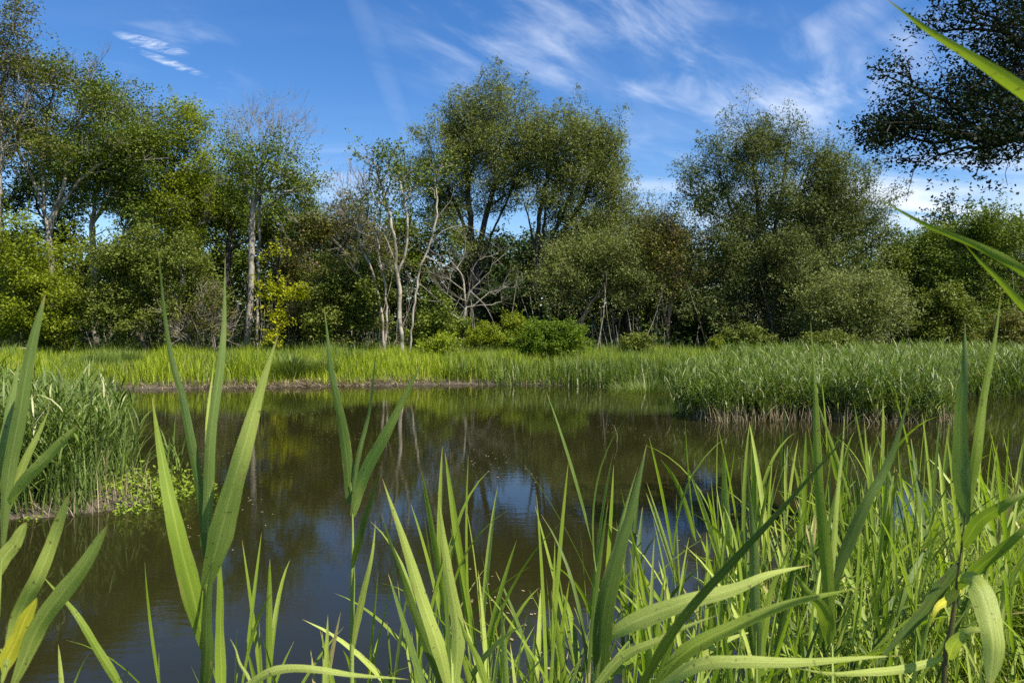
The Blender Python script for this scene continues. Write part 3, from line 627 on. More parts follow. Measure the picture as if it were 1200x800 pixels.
V, F_ = meadow(34000, '', None, (0.6, 1.05), (0.016, 0.03), lambda x, y: land(x, y) & ((y > 35) | (patch(x, y, 0.25, 2.0) > 0.55) | ((x > 2) & (y < 31))), lean=0.2, curv=0.8)
tag(mesh_obj('sedge_grass', V, F_, M['sedge']), 'taller grey-green sedge mixed into the far meadow', 'sedge', kind='stuff')
# reed fringe along the far shore right of centre
fr = scatter((-2, 17), (20.5, 28), 9000, lambda x, y: (U(0, 1, len(x)) < np.clip((x + 1.5) / 5, 0, 1)) & (np.abs(pond_sdf(np.stack([x, y], 1)) - 0.55) < 0.9))
V, F_ = blades(np.c_[fr, ground_z(fr[:, 0], fr[:, 1]) - 0.05], U(0, 6.28, len(fr)), np.abs(rng.normal(0, .16, len(fr))), U(0.1, 0.8, len(fr)), U(0.55, 1.05, len(fr)), U(0.02, 0.035, len(fr)), 3)
tag(mesh_obj('reed_fringe', V, F_, M['reedbed']), 'low grey-green reeds fringing the far shore right of centre', 'reeds', kind='stuff')
# dry stalks and pale litter on the muddy far shore
db = scatter((-12.5, 3), (23.5, 27.5), 2200, lambda x, y: (U(0, 1, len(x)) < 0.12 + np.exp(-((x + 7) / 3.2) ** 2)) & (np.abs(pond_sdf(np.stack([x, y], 1)) - 0.25) < 0.34))
V, F_ = blades(np.c_[db, ground_z(db[:, 0], db[:, 1]) + 0.01], U(0, 6.28, len(db)), U(0.9, 1.6, len(db)), U(-0.2, 0.5, len(db)), U(0.1, 0.4, len(db)), U(0.01, 0.035, len(db)), 2)
tag(mesh_obj('dry_litter', V, F_, M['straw']), 'pale dry stalks and litter on the muddy far shore', 'litter', kind='stuff')
# tussocks
def tussock(label, px, py, Y, n, h, w_, mat, seed, spread=0.35):
    r = np.random.default_rng(seed); c = at(px, py, Y); c[2] = ground_z(c[0], c[1])[0] - 0.03
    a = r.uniform(0, 6.28, n); q = r.uniform(0, 1, n) ** 0.7
    B = np.c_[np.cos(a) * q * spread, np.sin(a) * q * spread, np.zeros(n)]
    V, F_ = blades(B, a + r.normal(0, .3, n), q * 0.5 + 0.05, r.uniform(0.3, 1.1, n), r.uniform(0.6, 1.1, n) * h, np.full(n, w_), 5)
    o = mesh_obj('sedge_tussock', V, F_, mat); o.location = c
    return tag(o, label, 'tussock')
tussock('dark blue-green sedge tussock at the muddy far shore', 342, 448, 26.3, 900, 1.1, 0.02, M['reedbed'], 1, 0.6)
tussock('dark sedge tussock on the far bank behind the left reed clump', 106, 430, 28, 700, 1.0, 0.02, M['sedge'], 2, 0.6)
tussock('dense green tussock dipping into the far water right of centre', 760, 455, 23.8, 1300, 1.15, 0.022, M['reedbed'], 3, 0.9)

# the deep wood behind, one unbroken mass
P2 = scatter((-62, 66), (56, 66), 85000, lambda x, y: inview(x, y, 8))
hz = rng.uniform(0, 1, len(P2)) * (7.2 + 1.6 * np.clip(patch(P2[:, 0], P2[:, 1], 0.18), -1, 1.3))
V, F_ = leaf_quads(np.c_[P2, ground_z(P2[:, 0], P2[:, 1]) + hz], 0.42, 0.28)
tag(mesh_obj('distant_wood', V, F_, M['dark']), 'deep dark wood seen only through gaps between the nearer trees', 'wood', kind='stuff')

tussock('ragged pale tussock leaning over the muddy far shore just right of the dark one', 378, 446, 26.9, 420, 0.85, 0.02, M['sedge'], 4, 0.5)
tussock('low dark tussock in the far meadow straight below the golden ivy', 320, 424, 31, 500, 0.95, 0.025, M['sedge'], 5, 0.6)
tussock('dark weedy tuft in the far meadow left of the central round bush', 575, 428, 30, 420, 0.9, 0.025, M['sedge'], 6, 0.7)
tussock('dark tuft at the far waterline midway between the white trunks and the round bush', 540, 447, 27, 380, 0.8, 0.02, M['reedbed'], 7, 0.5)
tussock('broad dark weed clump in the far meadow near the left reed clump', 150, 425, 30, 700, 1.0, 0.025, M['sedge'], 8, 0.9)

# undergrowth along the foot of the wood
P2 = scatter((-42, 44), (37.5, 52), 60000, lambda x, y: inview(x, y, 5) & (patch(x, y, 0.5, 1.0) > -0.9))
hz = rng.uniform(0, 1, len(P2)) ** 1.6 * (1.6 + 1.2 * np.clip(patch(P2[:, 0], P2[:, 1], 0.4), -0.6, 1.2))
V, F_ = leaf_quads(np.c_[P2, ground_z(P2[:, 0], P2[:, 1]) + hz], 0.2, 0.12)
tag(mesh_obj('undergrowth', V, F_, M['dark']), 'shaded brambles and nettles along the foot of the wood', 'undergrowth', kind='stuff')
P2 = scatter((-42, 44), (38, 50), 900, lambda x, y: inview(x, y, 3))
n = len(P2); A = np.c_[P2, ground_z(P2[:, 0], P2[:, 1])]; a = U(0, 6.28, n); L = U(1.0, 5.0, n); le = np.abs(rng.normal(0, 0.35, n))
B = A + np.c_[np.sin(le) * np.cos(a), np.sin(le) * np.sin(a), np.cos(le)] * L[:, None]; Mi = (A + B) / 2 + rng.normal(size=(n, 3)) * 0.12
rr = U(0.012, 0.035, n)
V, F_ = join([segs_mesh(A, Mi, rr, rr * .7, 4), segs_mesh(Mi, B, rr * .7, rr * .25, 4)])
tag(mesh_obj('brushwood', V, F_, M['bark_grey'], smooth=True), 'thin pale saplings and dead stems standing in the shade of the wood', 'brushwood', kind='stuff')

# ------------------------------------------------------------------ reed beds (uncountable)
def reedbed(name, label, P2, hr, mat, nleaf=8, leafL=(0.28, 0.55), leafW=(0.016, 0.028), stemr=0.0035, straw=True, z0=None, lean=0.1, top=True):
    n = len(P2); hr = (hr[0], hr[1]); z = (ground_z(P2[:, 0], P2[:, 1]) if z0 is None else np.full(n, z0)) - 0.02; z = np.maximum(z, -0.25)
    H = (U(*hr, n) + (U(0, 1, n) < 0.05) * 0.25) * (1 + 0.14 * patch(P2[:, 0], P2[:, 1], 1.0)); a = U(0, 6.28, n); le = np.abs(rng.normal(0, lean, n))
    d = np.c_[np.sin(le) * np.cos(a), np.sin(le) * np.sin(a), np.cos(le)]
    A = np.c_[P2, z]; Bp = A + d * (H - z)[:, None]
    parts = [segs_mesh(A, Bp, np.full(n, stemr), np.full(n, stemr * .5), 3)]
    k = nleaf; f = U(0.28, 0.98, (n, k))
    base = (A[:, None] + (Bp - A)[:, None] * f[..., None]).reshape(-1, 3)
    N = n * k
    az = U(0, 6.28, N); V, F_ = blades(base, az, U(0.2, 0.75, N), U(0.2, 1.5, N), U(*leafL, N), U(*leafW, N), 4, twist=rng.normal(0, 0.4, N), prof='leaf')
    parts.append((V, F_))
    V, F_ = join(parts)
    return tag(mesh_obj(name, V, F_, mat), label, 'reeds', kind='stuff')
isl = scatter((3.4, 15.5), (15.4, 22.0), 5200, lambda x, y: (y > 15.7 + 0.35 * np.sin(x * 1.3) + np.maximum(0, 4.9 - x) ** 2 * 0.9 + np.maximum(0, x - 9.3) * 1.6) & (y < 20.5 + 0.25 * (x - 3.4)) & (x > 0.243 * y - 0.2 + 0.25 * np.sin(y * 2.2)))
ff = np.clip(1.0 - (isl[:, 1] - 15.5) * 0.02, 0.7, 1)
reedbed('reed_bed', 'dense waist-high reed bed standing in the water at the right', isl, (0.68, 1.16), M['reedbed'], nleaf=9, leafL=(0.2, 0.46), leafW=(0.012, 0.024), z0=-0.1, lean=0.16)
P2 = scatter((6, 27), (20.5, 36), 4200, lambda x, y: (pond_sdf(np.stack([x, y], 1)) > -0.3) & (x > 0.285 * y) & inview(x, y, 1) & (U(0, 1, len(x)) < 1.3 - (y - 20) * 0.05))
reedbed('reed_bed', 'far reed bed beyond the right-hand water, seen past the big reed blades', P2, (0.9, 1.2), M['reedbed'], nleaf=7)
lc = scatter((-9, -3.6), (7.7, 11.6), 1500, lambda x, y: (pond_sdf(np.stack([x, y], 1)) > 0.02) & inview(x, y, 0.6) & (U(0, 1, len(x)) < np.clip(1.5 - (y - 8) * 0.09, 0.25, 1)) & ~((y < 9.2) & (x > -4.9)))
reedbed('reed_bed', 'tall reed clump on the left bank with mixed green blades', lc, (0.7, 1.25), M['reedbed'], nleaf=8, lean=0.2, leafL=(0.22, 0.45), leafW=(0.012, 0.024))
lg = scatter((-14, -3.5), (7.5, 24), 15000, lambda x, y: (pond_sdf(np.stack([x, y], 1)) > -0.05) & inview(x, y, 0.6) & (U(0, 1, len(x)) < np.clip(1.5 - (y - 8) * 0.09, 0.2, 1)) & ~((y < 8.9) & (x > -4.6)))
lgh = np.where(lg[:, 1] < 11.8, 1.0, 0.62)
V, F_ = blades(np.c_[lg, ground_z(lg[:, 0], lg[:, 1]) - 0.05], U(0, 6.28, len(lg)), np.abs(rng.normal(0, .22, len(lg))), U(0.1, 1.2, len(lg)), lgh * U(0.4, 1.15, len(lg)), U(0.010, 0.02, len(lg)), 5)
tag(mesh_obj('bank_sedge', V, F_, M['sedge']), 'narrow sedge blades filling the left reed clump', 'sedge', kind='stuff')
# dry brown stalks at the waterline under the beds
def stalks(P2, name, label):
    n = len(P2)
    V, F_ = blades(np.c_[P2, np.full(n, -0.05)], U(0, 6.28, n), np.abs(rng.normal(0, .35, n)), U(0, 0.8, n), U(0.2, 0.6, n), U(0.006, 0.014, n), 3)
    tag(mesh_obj(name, V, F_, M['straw']), label, 'dry stalks', kind='stuff')
stalks(scatter((-9, -3.6), (7.3, 10), 380, lambda x, y: np.abs(pond_sdf(np.stack([x, y], 1)) - 0.08) < 0.22), 'dry_stalks', 'brown dead stalks at the waterline of the left reed clump')
stalks(scatter((3.9, 14), (15.3, 18), 700, lambda x, y: np.abs(y - (15.75 + 0.35 * np.sin(x * 1.3) + np.maximum(0, 4.9 - x) ** 2 * 0.9 + np.maximum(0, x - 9.3) * 1.6)) < 0.25), 'dry_stalks', 'brown dead stalks at the waterline of the right reed bed')
# bright low water plants at the clump's right foot
P2 = scatter((-6.6, -3.2), (7.4, 9.8), 1500, lambda x, y: (((x + 4.3) / 0.75) ** 2 + ((y - 8.7) / 0.8) ** 2 < 0.9 - 0.8 * wob(x * 3, y * 3)) | ((np.abs(pond_sdf(np.stack([x, y], 1))) < 0.22) & (wob(x * 2, y * 4) > 0.3)))
q = np.clip(1.2 - (((P2[:, 0] + 4.3) / 0.75) ** 2 + ((P2[:, 1] - 8.7) / 0.8) ** 2), 0.25, 1) * (1 + 0.8 * wob(P2[:, 0] * 5, P2[:, 1] * 5))
V, F_ = leaf_quads(np.c_[P2, 0.01 + q * U(0.0, 1, len(P2)) ** 1.6 * 0.32], 0.06, 0.026, flat=0.9)
tag(mesh_obj('water_plants', V, F_, M['cress']), 'bright low leafy water plants at the right foot of the left reed clump', 'water plants', kind='stuff')

# ------------------------------------------------------------------ near bank cover
nb = lambda x, y: (pond_sdf(np.stack([x, y], 1)) > -0.25)
P2 = scatter((0.8, 7.5), (1.3, 8.0), 30000, lambda x, y: nb(x, y) & (y < 5.4) & (x < y * 0.75 + 0.9) & (U(0, 1, len(x)) < np.clip(0.25 + (x - 0.8) * 0.4, 0, 1)))
n = len(P2); hb = np.clip(0.5 + 0.11 * (P2[:, 0] - 1.2), 0.45, 1.0)
V, F_ = blades(np.c_[P2, np.maximum(ground_z(P2[:, 0], P2[:, 1]), -0.1) - 0.03], U(0, 6.28, n), np.abs(rng.normal(0, .35, n)), U(0.2, 1.6, n), U(0.6, 1.25, n) * hb, U(0.006, 0.016, n), 5)
P3 = scatter((1.4, 7.5), (1.5, 8.0), 14000, lambda x, y: nb(x, y) & (x < y * 0.75 + 0.9) & (patch(x, y, 1.4) > 0) & (U(0, 1, len(x)) < np.clip((x - 1.2) * 0.5, 0, 1)))
V2, F2 = leaf_quads(np.c_[P3, np.maximum(ground_z(P3[:, 0], P3[:, 1]), 0) + U(0.05, 0.6, len(P3))], 0.07, 0.035, flat=0.8)
V, F_ = join([(V, F_), (V2, F2)])
tag(mesh_obj('bank_grass', V, F_, M['reedlow']), 'sunlit tangle of grass and herbs on the near right bank', 'grass', kind='stuff')
P2 = scatter((1.4, 7), (1.5, 7.5), 1600, lambda x, y: nb(x, y))
n = len(P2); V, F_ = blades(np.c_[P2, np.maximum(ground_z(P2[:, 0], P2[:, 1]), -0.05)], U(0, 6.28, n), U(0.1, 1.3, n), U(0, 1.2, n), U(0.3, 0.8, n), U(0.005, 0.012, n), 4)
tag(mesh_obj('dry_grass', V, F_, M['straw']), 'straw-coloured dead blades tangled in the near right bank', 'dry grass', kind='stuff')

# ------------------------------------------------------------------ foreground reed material
def blade_mat(name, ca, cb, trans=0.42, spec=0.28, tipped=True, tint=(1.15, 1.25, 0.45)):
    m = bpy.data.materials.new(name); m.use_nodes = True; t = NT(m.node_tree); m.node_tree.nodes.clear()
    uvn = t.n('ShaderNodeUVMap', uv_map='UVMap'); su = t.n('ShaderNodeSeparateXYZ', {0: uvn.outputs[0]})
    oi = t.n('ShaderNodeObjectInfo'); g = t.n('ShaderNodeNewGeometry')
    st = t.n('ShaderNodeTexNoise', {'Vector': t.n('ShaderNodeCombineXYZ', {0: t.math('MULTIPLY', su.outputs[0], 26.0), 1: t.math('MULTIPLY', su.outputs[1], 1.5), 2: t.math('MULTIPLY', oi.outputs['Random'], 50)}).outputs[0], 'Scale': 1.4, 'Detail': 3.0, 'Roughness': 0.6}).outputs[0]
    bl = t.n('ShaderNodeTexNoise', {'Vector': g.outputs['Position'], 'Scale': 9.0, 'Detail': 4.0}).outputs[0]
    f = t.math('ADD', t.math('MULTIPLY', st, 0.62), t.math('MULTIPLY', bl, 0.38))
    f = t.n('ShaderNodeMapRange', {0: f, 1: 0.36, 2: 0.64}).outputs[0]
    col = t.mixc(f, ca, cb)
    mr = t.n('ShaderNodeMapRange', {0: t.math('ABSOLUTE', t.math('SUBTRACT', su.outputs[0], 0.5)), 1: 0.0, 2: 0.07, 3: 0.55, 4: 0.0}).outputs[0]
    col = t.mixc(mr, col, (min(1, cb[0] * 1.5), min(1, cb[1] * 1.35), cb[2] * 1.6))
    tip = t.n('ShaderNodeMapRange', {0: t.math('ADD', su.outputs[1], t.math('MULTIPLY', bl, 0.05)), 1: 0.965, 2: 1.01}).outputs[0]
    if tipped: col = t.mixc(tip, col, (0.42, 0.34, 0.09))
    wear = t.n('ShaderNodeTexNoise', {'Vector': t.n('ShaderNodeCombineXYZ', {0: t.math('MULTIPLY', su.outputs[0], 5.0), 1: t.math('MULTIPLY', su.outputs[1], 9.0), 2: t.math('MULTIPLY', oi.outputs['Random'], 90)}).outputs[0], 'Scale': 1.0, 'Detail': 6.0, 'Roughness': 0.7}).outputs[0]
    edge = t.math('ABSOLUTE', t.math('SUBTRACT', su.outputs[0], 0.5))
    we = t.math('ADD', wear, t.math('MULTIPLY', edge, 0.22))
    if tipped: col = t.mixc(t.ramp(we, [(0.66, 0.0), (0.74, 0.75)]), col, (0.38, 0.30, 0.09))
    spk = t.n('ShaderNodeTexNoise', {'Vector': g.outputs['Position'], 'Scale': 160.0, 'Detail': 2.0}).outputs[0]
    col = t.mixc(t.ramp(spk, [(0.66, 0.0), (0.72, 0.7)]), col, (0.12, 0.08, 0.03))
    bp = t.n('ShaderNodeBump', {'Height': st, 'Strength': 0.5, 'Distance': 0.0015})
    pb = t.n('ShaderNodeBsdfPrincipled', {'Base Color': col, 'Roughness': 0.42, 'Specular IOR Level': spec, 'Normal': bp.outputs[0]})
    tr = t.n('ShaderNodeBsdfTranslucent', {'Color': t.mixc(1.0, col, tint, 'MULTIPLY')})
    mx = t.n('ShaderNodeMixShader', {0: trans, 1: pb.outputs[0], 2: tr.outputs[0]})
    o = t.n('ShaderNodeOutputMaterial'); m.node_tree.links.new(mx.outputs[0], o.inputs[0])
    return m
M['rg'] = blade_mat('reed_leaf_green', (0.17, 0.25, 0.024), (0.30, 0.38, 0.05))
M['rp'] = blade_mat('reed_leaf_pale', (0.33, 0.40, 0.065), (0.48, 0.54, 0.13), trans=0.35)
M['rd'] = blade_mat('reed_leaf_dark', (0.07, 0.12, 0.018), (0.13, 0.19, 0.032), trans=0.3)
M['rb'] = blade_mat('reed_leaf_bluish', (0.13, 0.20, 0.04), (0.24, 0.31, 0.075), trans=0.3)
M['ry'] = blade_mat('reed_leaf_yellow', (0.48, 0.48, 0.035), (0.72, 0.66, 0.06), trans=0.4, tint=(1, 1, 0.4))
M['ryg'] = blade_mat('reed_leaf_fresh', (0.17, 0.27, 0.020), (0.29, 0.38, 0.04), trans=0.48)
M['rstraw'] = blade_mat('reed_leaf_dead', (0.30, 0.25, 0.09), (0.50, 0.42, 0.18), trans=0.2, tint=(1, 1, 0.8))
M['rs'] = blade_mat('reed_stem', (0.20, 0.29, 0.05), (0.33, 0.39, 0.09), trans=0.1, tipped=False)
M['rsb'] = blade_mat('reed_stem_brown', (0.05, 0.045, 0.02), (0.12, 0.11, 0.04), trans=0.0, tipped=False)

def add_uv(o, nsec, k, closed=False, count=1):
    me = o.data; vi = np.zeros(len(me.loops), np.int32); me.loops.foreach_get('vertex_index', vi)
    vi = vi % (nsec * k)
    uv = np.stack([(vi % k) / max(k - 1, 1), (vi // k) / (nsec - 1)], 1).astype(np.float32)
    me.uv_layers.new(name='UVMap').data.foreach_set('uv', uv.ravel())
PROF = {'lance': lambda s: np.minimum(1, (s + 0.06) / 0.30) ** 0.6 * np.clip(1 - s ** 2.0, 0, 1) ** 1.05,
        'sword': lambda s: np.clip(1 - s ** 1.7, 0, 1) * (0.75 + 0.25 * np.minimum(1, s * 4)),
        'round': lambda s: np.minimum(1, (s + 0.03) / 0.35) ** 0.7 * np.clip(1 - s ** 5, 0, 1) ** 0.8}
def traced_leaf(root, pts, wpx, mat, prof='lance', roll=0.0, fold=0.22, n=26, roll2=None, name='leaf'):
    """pts: (px, py, depth) from base to tip; roll turns the blade about its own axis"""
    P = smooth_line([at(p[0], p[1], p[2]) for p in pts], n)
    T = unit(np.gradient(P, axis=0)); s = np.linspace(0, 1, n)
    view = unit(P - np.array([0, 0, CAM_H])); side = unit(np.cross(T, view)); nrm_ = np.cross(side, T)
    ro = R(1) * (roll + ((roll2 if roll2 is not None else roll) - roll) * s)[:, None]
    sd_ = side * np.cos(ro) + nrm_ * np.sin(ro); nn = np.cross(sd_, T)
    rl = np.random.default_rng(int(abs(pts[-1][0] * 13 + pts[-1][1] * 7)))
    ph = rl.uniform(0, 6.28, 3); P = P + side * (np.sin(s * 9 + ph[0]) * 0.0012 * np.sin(s * 3.1))[:, None]
    ro = ro + (0.10 * np.sin(s * 7 + ph[1]) + 0.05 * np.sin(s * 19 + ph[2]))[:, None]
    sd_ = side * np.cos(ro) + nrm_ * np.sin(ro); nn = np.cross(sd_, T)
    width = 0.77 * wpx / FPX * np.mean([p[2] for p in pts])
    hw = (np.maximum(PROF[prof](s), 0.012) * (1 + 0.035 * np.sin(s * 17 + ph[0]) + 0.02 * np.sin(s * 41 + ph[1])) * width / 2)[:, None]
    rows = []
    for c in (-1, -0.5, 0, 0.5, 1):
        rows.append(P + sd_ * hw * c + nn * hw * fold * (abs(c) ** 1.3))
    V = np.stack(rows, 1).reshape(-1, 3); k = 5
    i = np.arange(n - 1)[:, None] * k; j = np.arange(k - 1)[None]
    F_ = np.stack([i + j, i + j + 1, i + k + j + 1, i + k + j], -1).reshape(-1, 4)
    o = mesh_obj(name, V, F_, M[mat], root, smooth=True, origin=np.array(root.location))
    add_uv(o, n, k)
    return o
def tube_mesh(P, rad, k=10):
    n = len(P); T = unit(np.gradient(P, axis=0)); a = unit(np.cross(T, [0.2, 1, 0.1])); b = np.cross(T, a)
    ang = np.linspace(0, 2 * math.pi, k)
    V = (P[:, None] + (a[:, None] * np.cos(ang)[None, :, None] + b[:, None] * np.sin(ang)[None, :, None]) * rad[:, None, None]).reshape(-1, 3)
    i = np.arange(n - 1)[:, None] * k; j = np.arange(k - 1)[None]
    return V, np.stack([i + j, i + j + 1, i + k + j + 1, i + k + j], -1).reshape(-1, 4)
def reed(label, stem, wpx, leaves, smat='rs', mats=None):
    """stem: (px,py,depth) from frame bottom upward; it runs on down to the ground"""
    P = [at(*p) for p in stem]
    b = P[0].copy(); b[0] += (P[0][0] - P[1][0]) * 1.2; gz = ground_z(b[0], b[1])[0]; b[2] = max(gz, -0.4) - 0.05
    mid = (b + P[0]) / 2
    root = empty('reed', (b[0], b[1], b[2] + 0.05), label, 'reed')
    Q = smooth_line([b, mid] + P, 44); d = np.mean([p[2] for p in stem]); r0 = wpx / FPX * d / 2
    rad = np.linspace(r0 * 1.15, r0 * 0.55, 44); rad[12::9] *= 1.3; rad[-5:] *= np.linspace(0.9, 0.15, 5)
    V, F_ = tube_mesh(Q, rad); o = mesh_obj('stem', V, F_, M[smat], root, smooth=True, origin=np.array(root.location)); add_uv(o, 44, 10)
    for L in leaves: traced_leaf(root, *L[:3], **(L[3] if len(L) > 3 else {}))
    return root

# --- the big reeds close to the camera
reed('tall broad-leaved reed on the left with two spear tips rising past the far bank', [(243, 812, .85), (243, 720, .85), (243, 640, .85), (246, 560, .85)], 9, [
    ([(240, 760, .86), (225, 690, .84), (208, 620, .83), (192, 555, .84), (178, 465, .86)], 34, 'rg', dict(roll=-18)),
    ([(242, 655, .85), (232, 560, .86), (213, 470, .88), (198, 410, .9), (185, 290, .92)], 17, 'rd', dict(prof='sword', roll=30)),
    ([(241, 625, .85), (247, 520, .85), (257, 430, .86), (262, 370, .87), (264, 300, .88)], 19, 'rb', dict(prof='sword', roll=20)),
    ([(240, 690, .85), (262, 610, .82), (285, 530, .80), (303, 460, .80), (326, 392, .80)], 40, 'rp', dict(roll=12)),
    ([(238, 640, .86), (243, 560, .88), (245, 480, .9), (251, 420, .92)], 12, 'rp', dict(prof='sword', roll=-30)),
    ([(238, 830, .84), (240, 780, .83), (243, 720, .83), (250, 640, .84)], 26, 'rd', dict(roll=40)),
    ([(260, 820, .87), (259, 740, .88), (257, 680, .88), (257, 610, .88)], 20, 'rg', dict(prof='sword', roll=-35))])
reed('slim reed left of centre topped by a V of three pointed leaves', [(412, 812, 1.15), (413, 700, 1.15), (413, 600, 1.15), (411, 565, 1.15)], 8, [
    ([(411, 590, 1.15), (405, 530, 1.16), (395, 470, 1.17), (388, 430, 1.18), (380, 362, 1.2)], 19, 'rd', dict(prof='sword', roll=20)),
    ([(412, 585, 1.15), (418, 545, 1.15), (430, 490, 1.15), (436, 450, 1.14), (443, 400, 1.12)], 10, 'rb', dict(prof='sword', roll=40)),
    ([(413, 605, 1.15), (425, 560, 1.13), (450, 510, 1.1), (474, 465, 1.08), (497, 420, 1.06)], 22, 'rp', dict(roll=10)),
    ([(412, 665, 1.15), (420, 630, 1.12), (434, 590, 1.1), (446, 545, 1.08)], 15, 'rd', dict(roll=35)),
    ([(414, 760, 1.15), (424, 700, 1.13), (436, 655, 1.12), (440, 610, 1.12)], 12, 'rp', dict(roll=-20))])
reed('reed at the left edge with one tall dark blade', [(-6, 812, .8), (-2, 720, .8), (2, 640, .8), (6, 600, .8)], 10, [
    ([(2, 650, .8), (10, 560, .79), (22, 480, .78), (36, 410, .78), (53, 344, .78)], 20, 'rb', dict(prof='round', roll=20)),
    ([(2, 610, .8), (20, 560, .8), (40, 520, .8), (58, 477, .8)], 16, 'rp', dict(roll=10)),
    ([(4, 600, .8), (30, 560, .78), (60, 530, .77), (91, 498, .76)], 17, 'rp', dict(prof='round', roll=5)),
    ([(-14, 690, .8), (4, 655, .8), (18, 633, .8), (31, 611, .8)], 22, 'rp', dict(prof='round', roll=0)),
    ([(-8, 560, .82), (4, 520, .82), (14, 470, .83), (22, 420, .84)], 22, 'rb', dict(prof='sword', roll=15))])
reed('low reed at the lower left with broad pale paddle-like leaf ends', [(0, 830, .7), (4, 800, .7), (8, 780, .7)], 10, [
    ([(10, 815, .7), (40, 745, .69), (70, 700, .68), (98, 660, .67), (126, 615, .66)], 27, 'rp', dict(prof='round', roll=0)),
    ([(2, 800, .7), (20, 730, .7), (42, 680, .69), (62, 630, .69), (82, 577, .68)], 22, 'rp', dict(prof='round', roll=-10)),
    ([(-8, 812, .7), (8, 770, .7), (26, 735, .7), (43, 697, .7)], 24, 'ry', dict(prof='round', roll=0))])
reed('single green blade slanting down to the right near the lower left corner', [(150, 830, .9), (146, 805, .9), (140, 795, .9)], 8, [
    ([(146, 815, .9), (118, 765, .9), (88, 720, .9), (48, 672, .92)], 14, 'rg', dict(prof='sword', roll=10))])
reed('reed with crossing pale and dark leaves just right of the slim V-topped reed', [(530, 830, 1.0), (530, 790, 1.0), (528, 760, 1.0)], 9, [
    ([(532, 815, 1.0), (536, 740, 1.0), (528, 680, 1.0), (518, 620, 1.0), (513, 575, 1.0)], 22, 'rp', dict(roll=5)),
    ([(528, 815, 1.0), (512, 750, .98), (488, 680, .97), (468, 620, .96), (448, 560, .95)], 24, 'rp', dict(roll=-15)),
    ([(522, 815, 1.0), (506, 770, 1.0), (480, 700, 1.0), (458, 640, 1.0), (446, 600, 1.0)], 17, 'rd', dict(roll=20)),
    ([(575, 815, 1.0), (556, 765, 1.0), (543, 735, 1.0), (536, 720, 1.0)], 12, 'rg', dict(roll=0))])
reed('central reed with one broad dark upright leaf and a long pale leaf arching right', [(700, 825, .8), (703, 760, .8), (706, 700, .8)], 10, [
    ([(702, 815, .8), (708, 720, .79), (722, 650, .79), (742, 590, .8), (758, 520, .82)], 34, 'rd', dict(roll=20, prof='lance')),
    ([(696, 815, .8), (700, 760, .8), (706, 700, .8), (726, 620, .82), (748, 545, .84)], 24, 'rp', dict(roll=60, prof='lance')),
    ([(705, 750, .8), (742, 728, .78), (800, 708, .76), (860, 690, .75), (900, 672, .75), (950, 662, .76)], 30, 'rp', dict(roll=8))])
reed('reed near the bottom centre with long leaves sweeping flat to the right', [(762, 835, .75), (764, 812, .75), (770, 795, .75)], 10, [
    ([(764, 812, .75), (800, 765, .74), (860, 735, .73), (930, 705, .72), (1010, 688, .72)], 24, 'rg', dict(roll=0)),
    ([(760, 815, .75), (812, 782, .72), (870, 775, .7), (950, 774, .69), (1056, 768, .69)], 22, 'rp', dict(roll=10)),
    ([(745, 815, .75), (790, 740, .7), (860, 655, .66), (930, 580, .63), (1012, 490, .6)], 17, 'rd', dict(prof='sword', roll=-10)),
    ([(690, 815, .75), (730, 770, .74), (772, 748, .73), (842, 720, .72)], 16, 'rp', dict(roll=-10))])
reed('reed right of centre with one upright pale-edged blade', [(886, 830, 1.1), (886, 780, 1.1), (886, 740, 1.1)], 8, [
    ([(888, 780, 1.1), (886, 720, 1.1), (884, 650, 1.1), (880, 600, 1.1), (876, 545, 1.1)], 18, 'rb', dict(roll=15)),
    ([(888, 800, 1.1), (895, 740, 1.1), (905, 690, 1.1), (930, 640, 1.1)], 16, 'rg', dict(roll=-20))])
reed('reed on the right whose lance leaf and dark slanting leaf form a narrow V', [(975, 820, .9), (974, 760, .9), (973, 700, .9)], 7, [
    ([(974, 745, .9), (968, 660, .9), (962, 590, .9), (957, 500, .91), (950, 375, .93)], 20, 'rg', dict(prof='sword', roll=10)),
    ([(974, 690, .9), (992, 640, .9), (1016, 590, .9), (1042, 540, .91), (1066, 462, .92)], 20, 'rd', dict(roll=15)),
    ([(973, 755, .9), (964, 715, .89), (945, 690, .88), (930, 670, .88)], 24, 'rg', dict(roll=10)),
    ([(974, 690, .9), (978, 620, .91), (985, 560, .92), (990, 480, .93)], 9, 'rp', dict(prof='sword', roll=-10))])
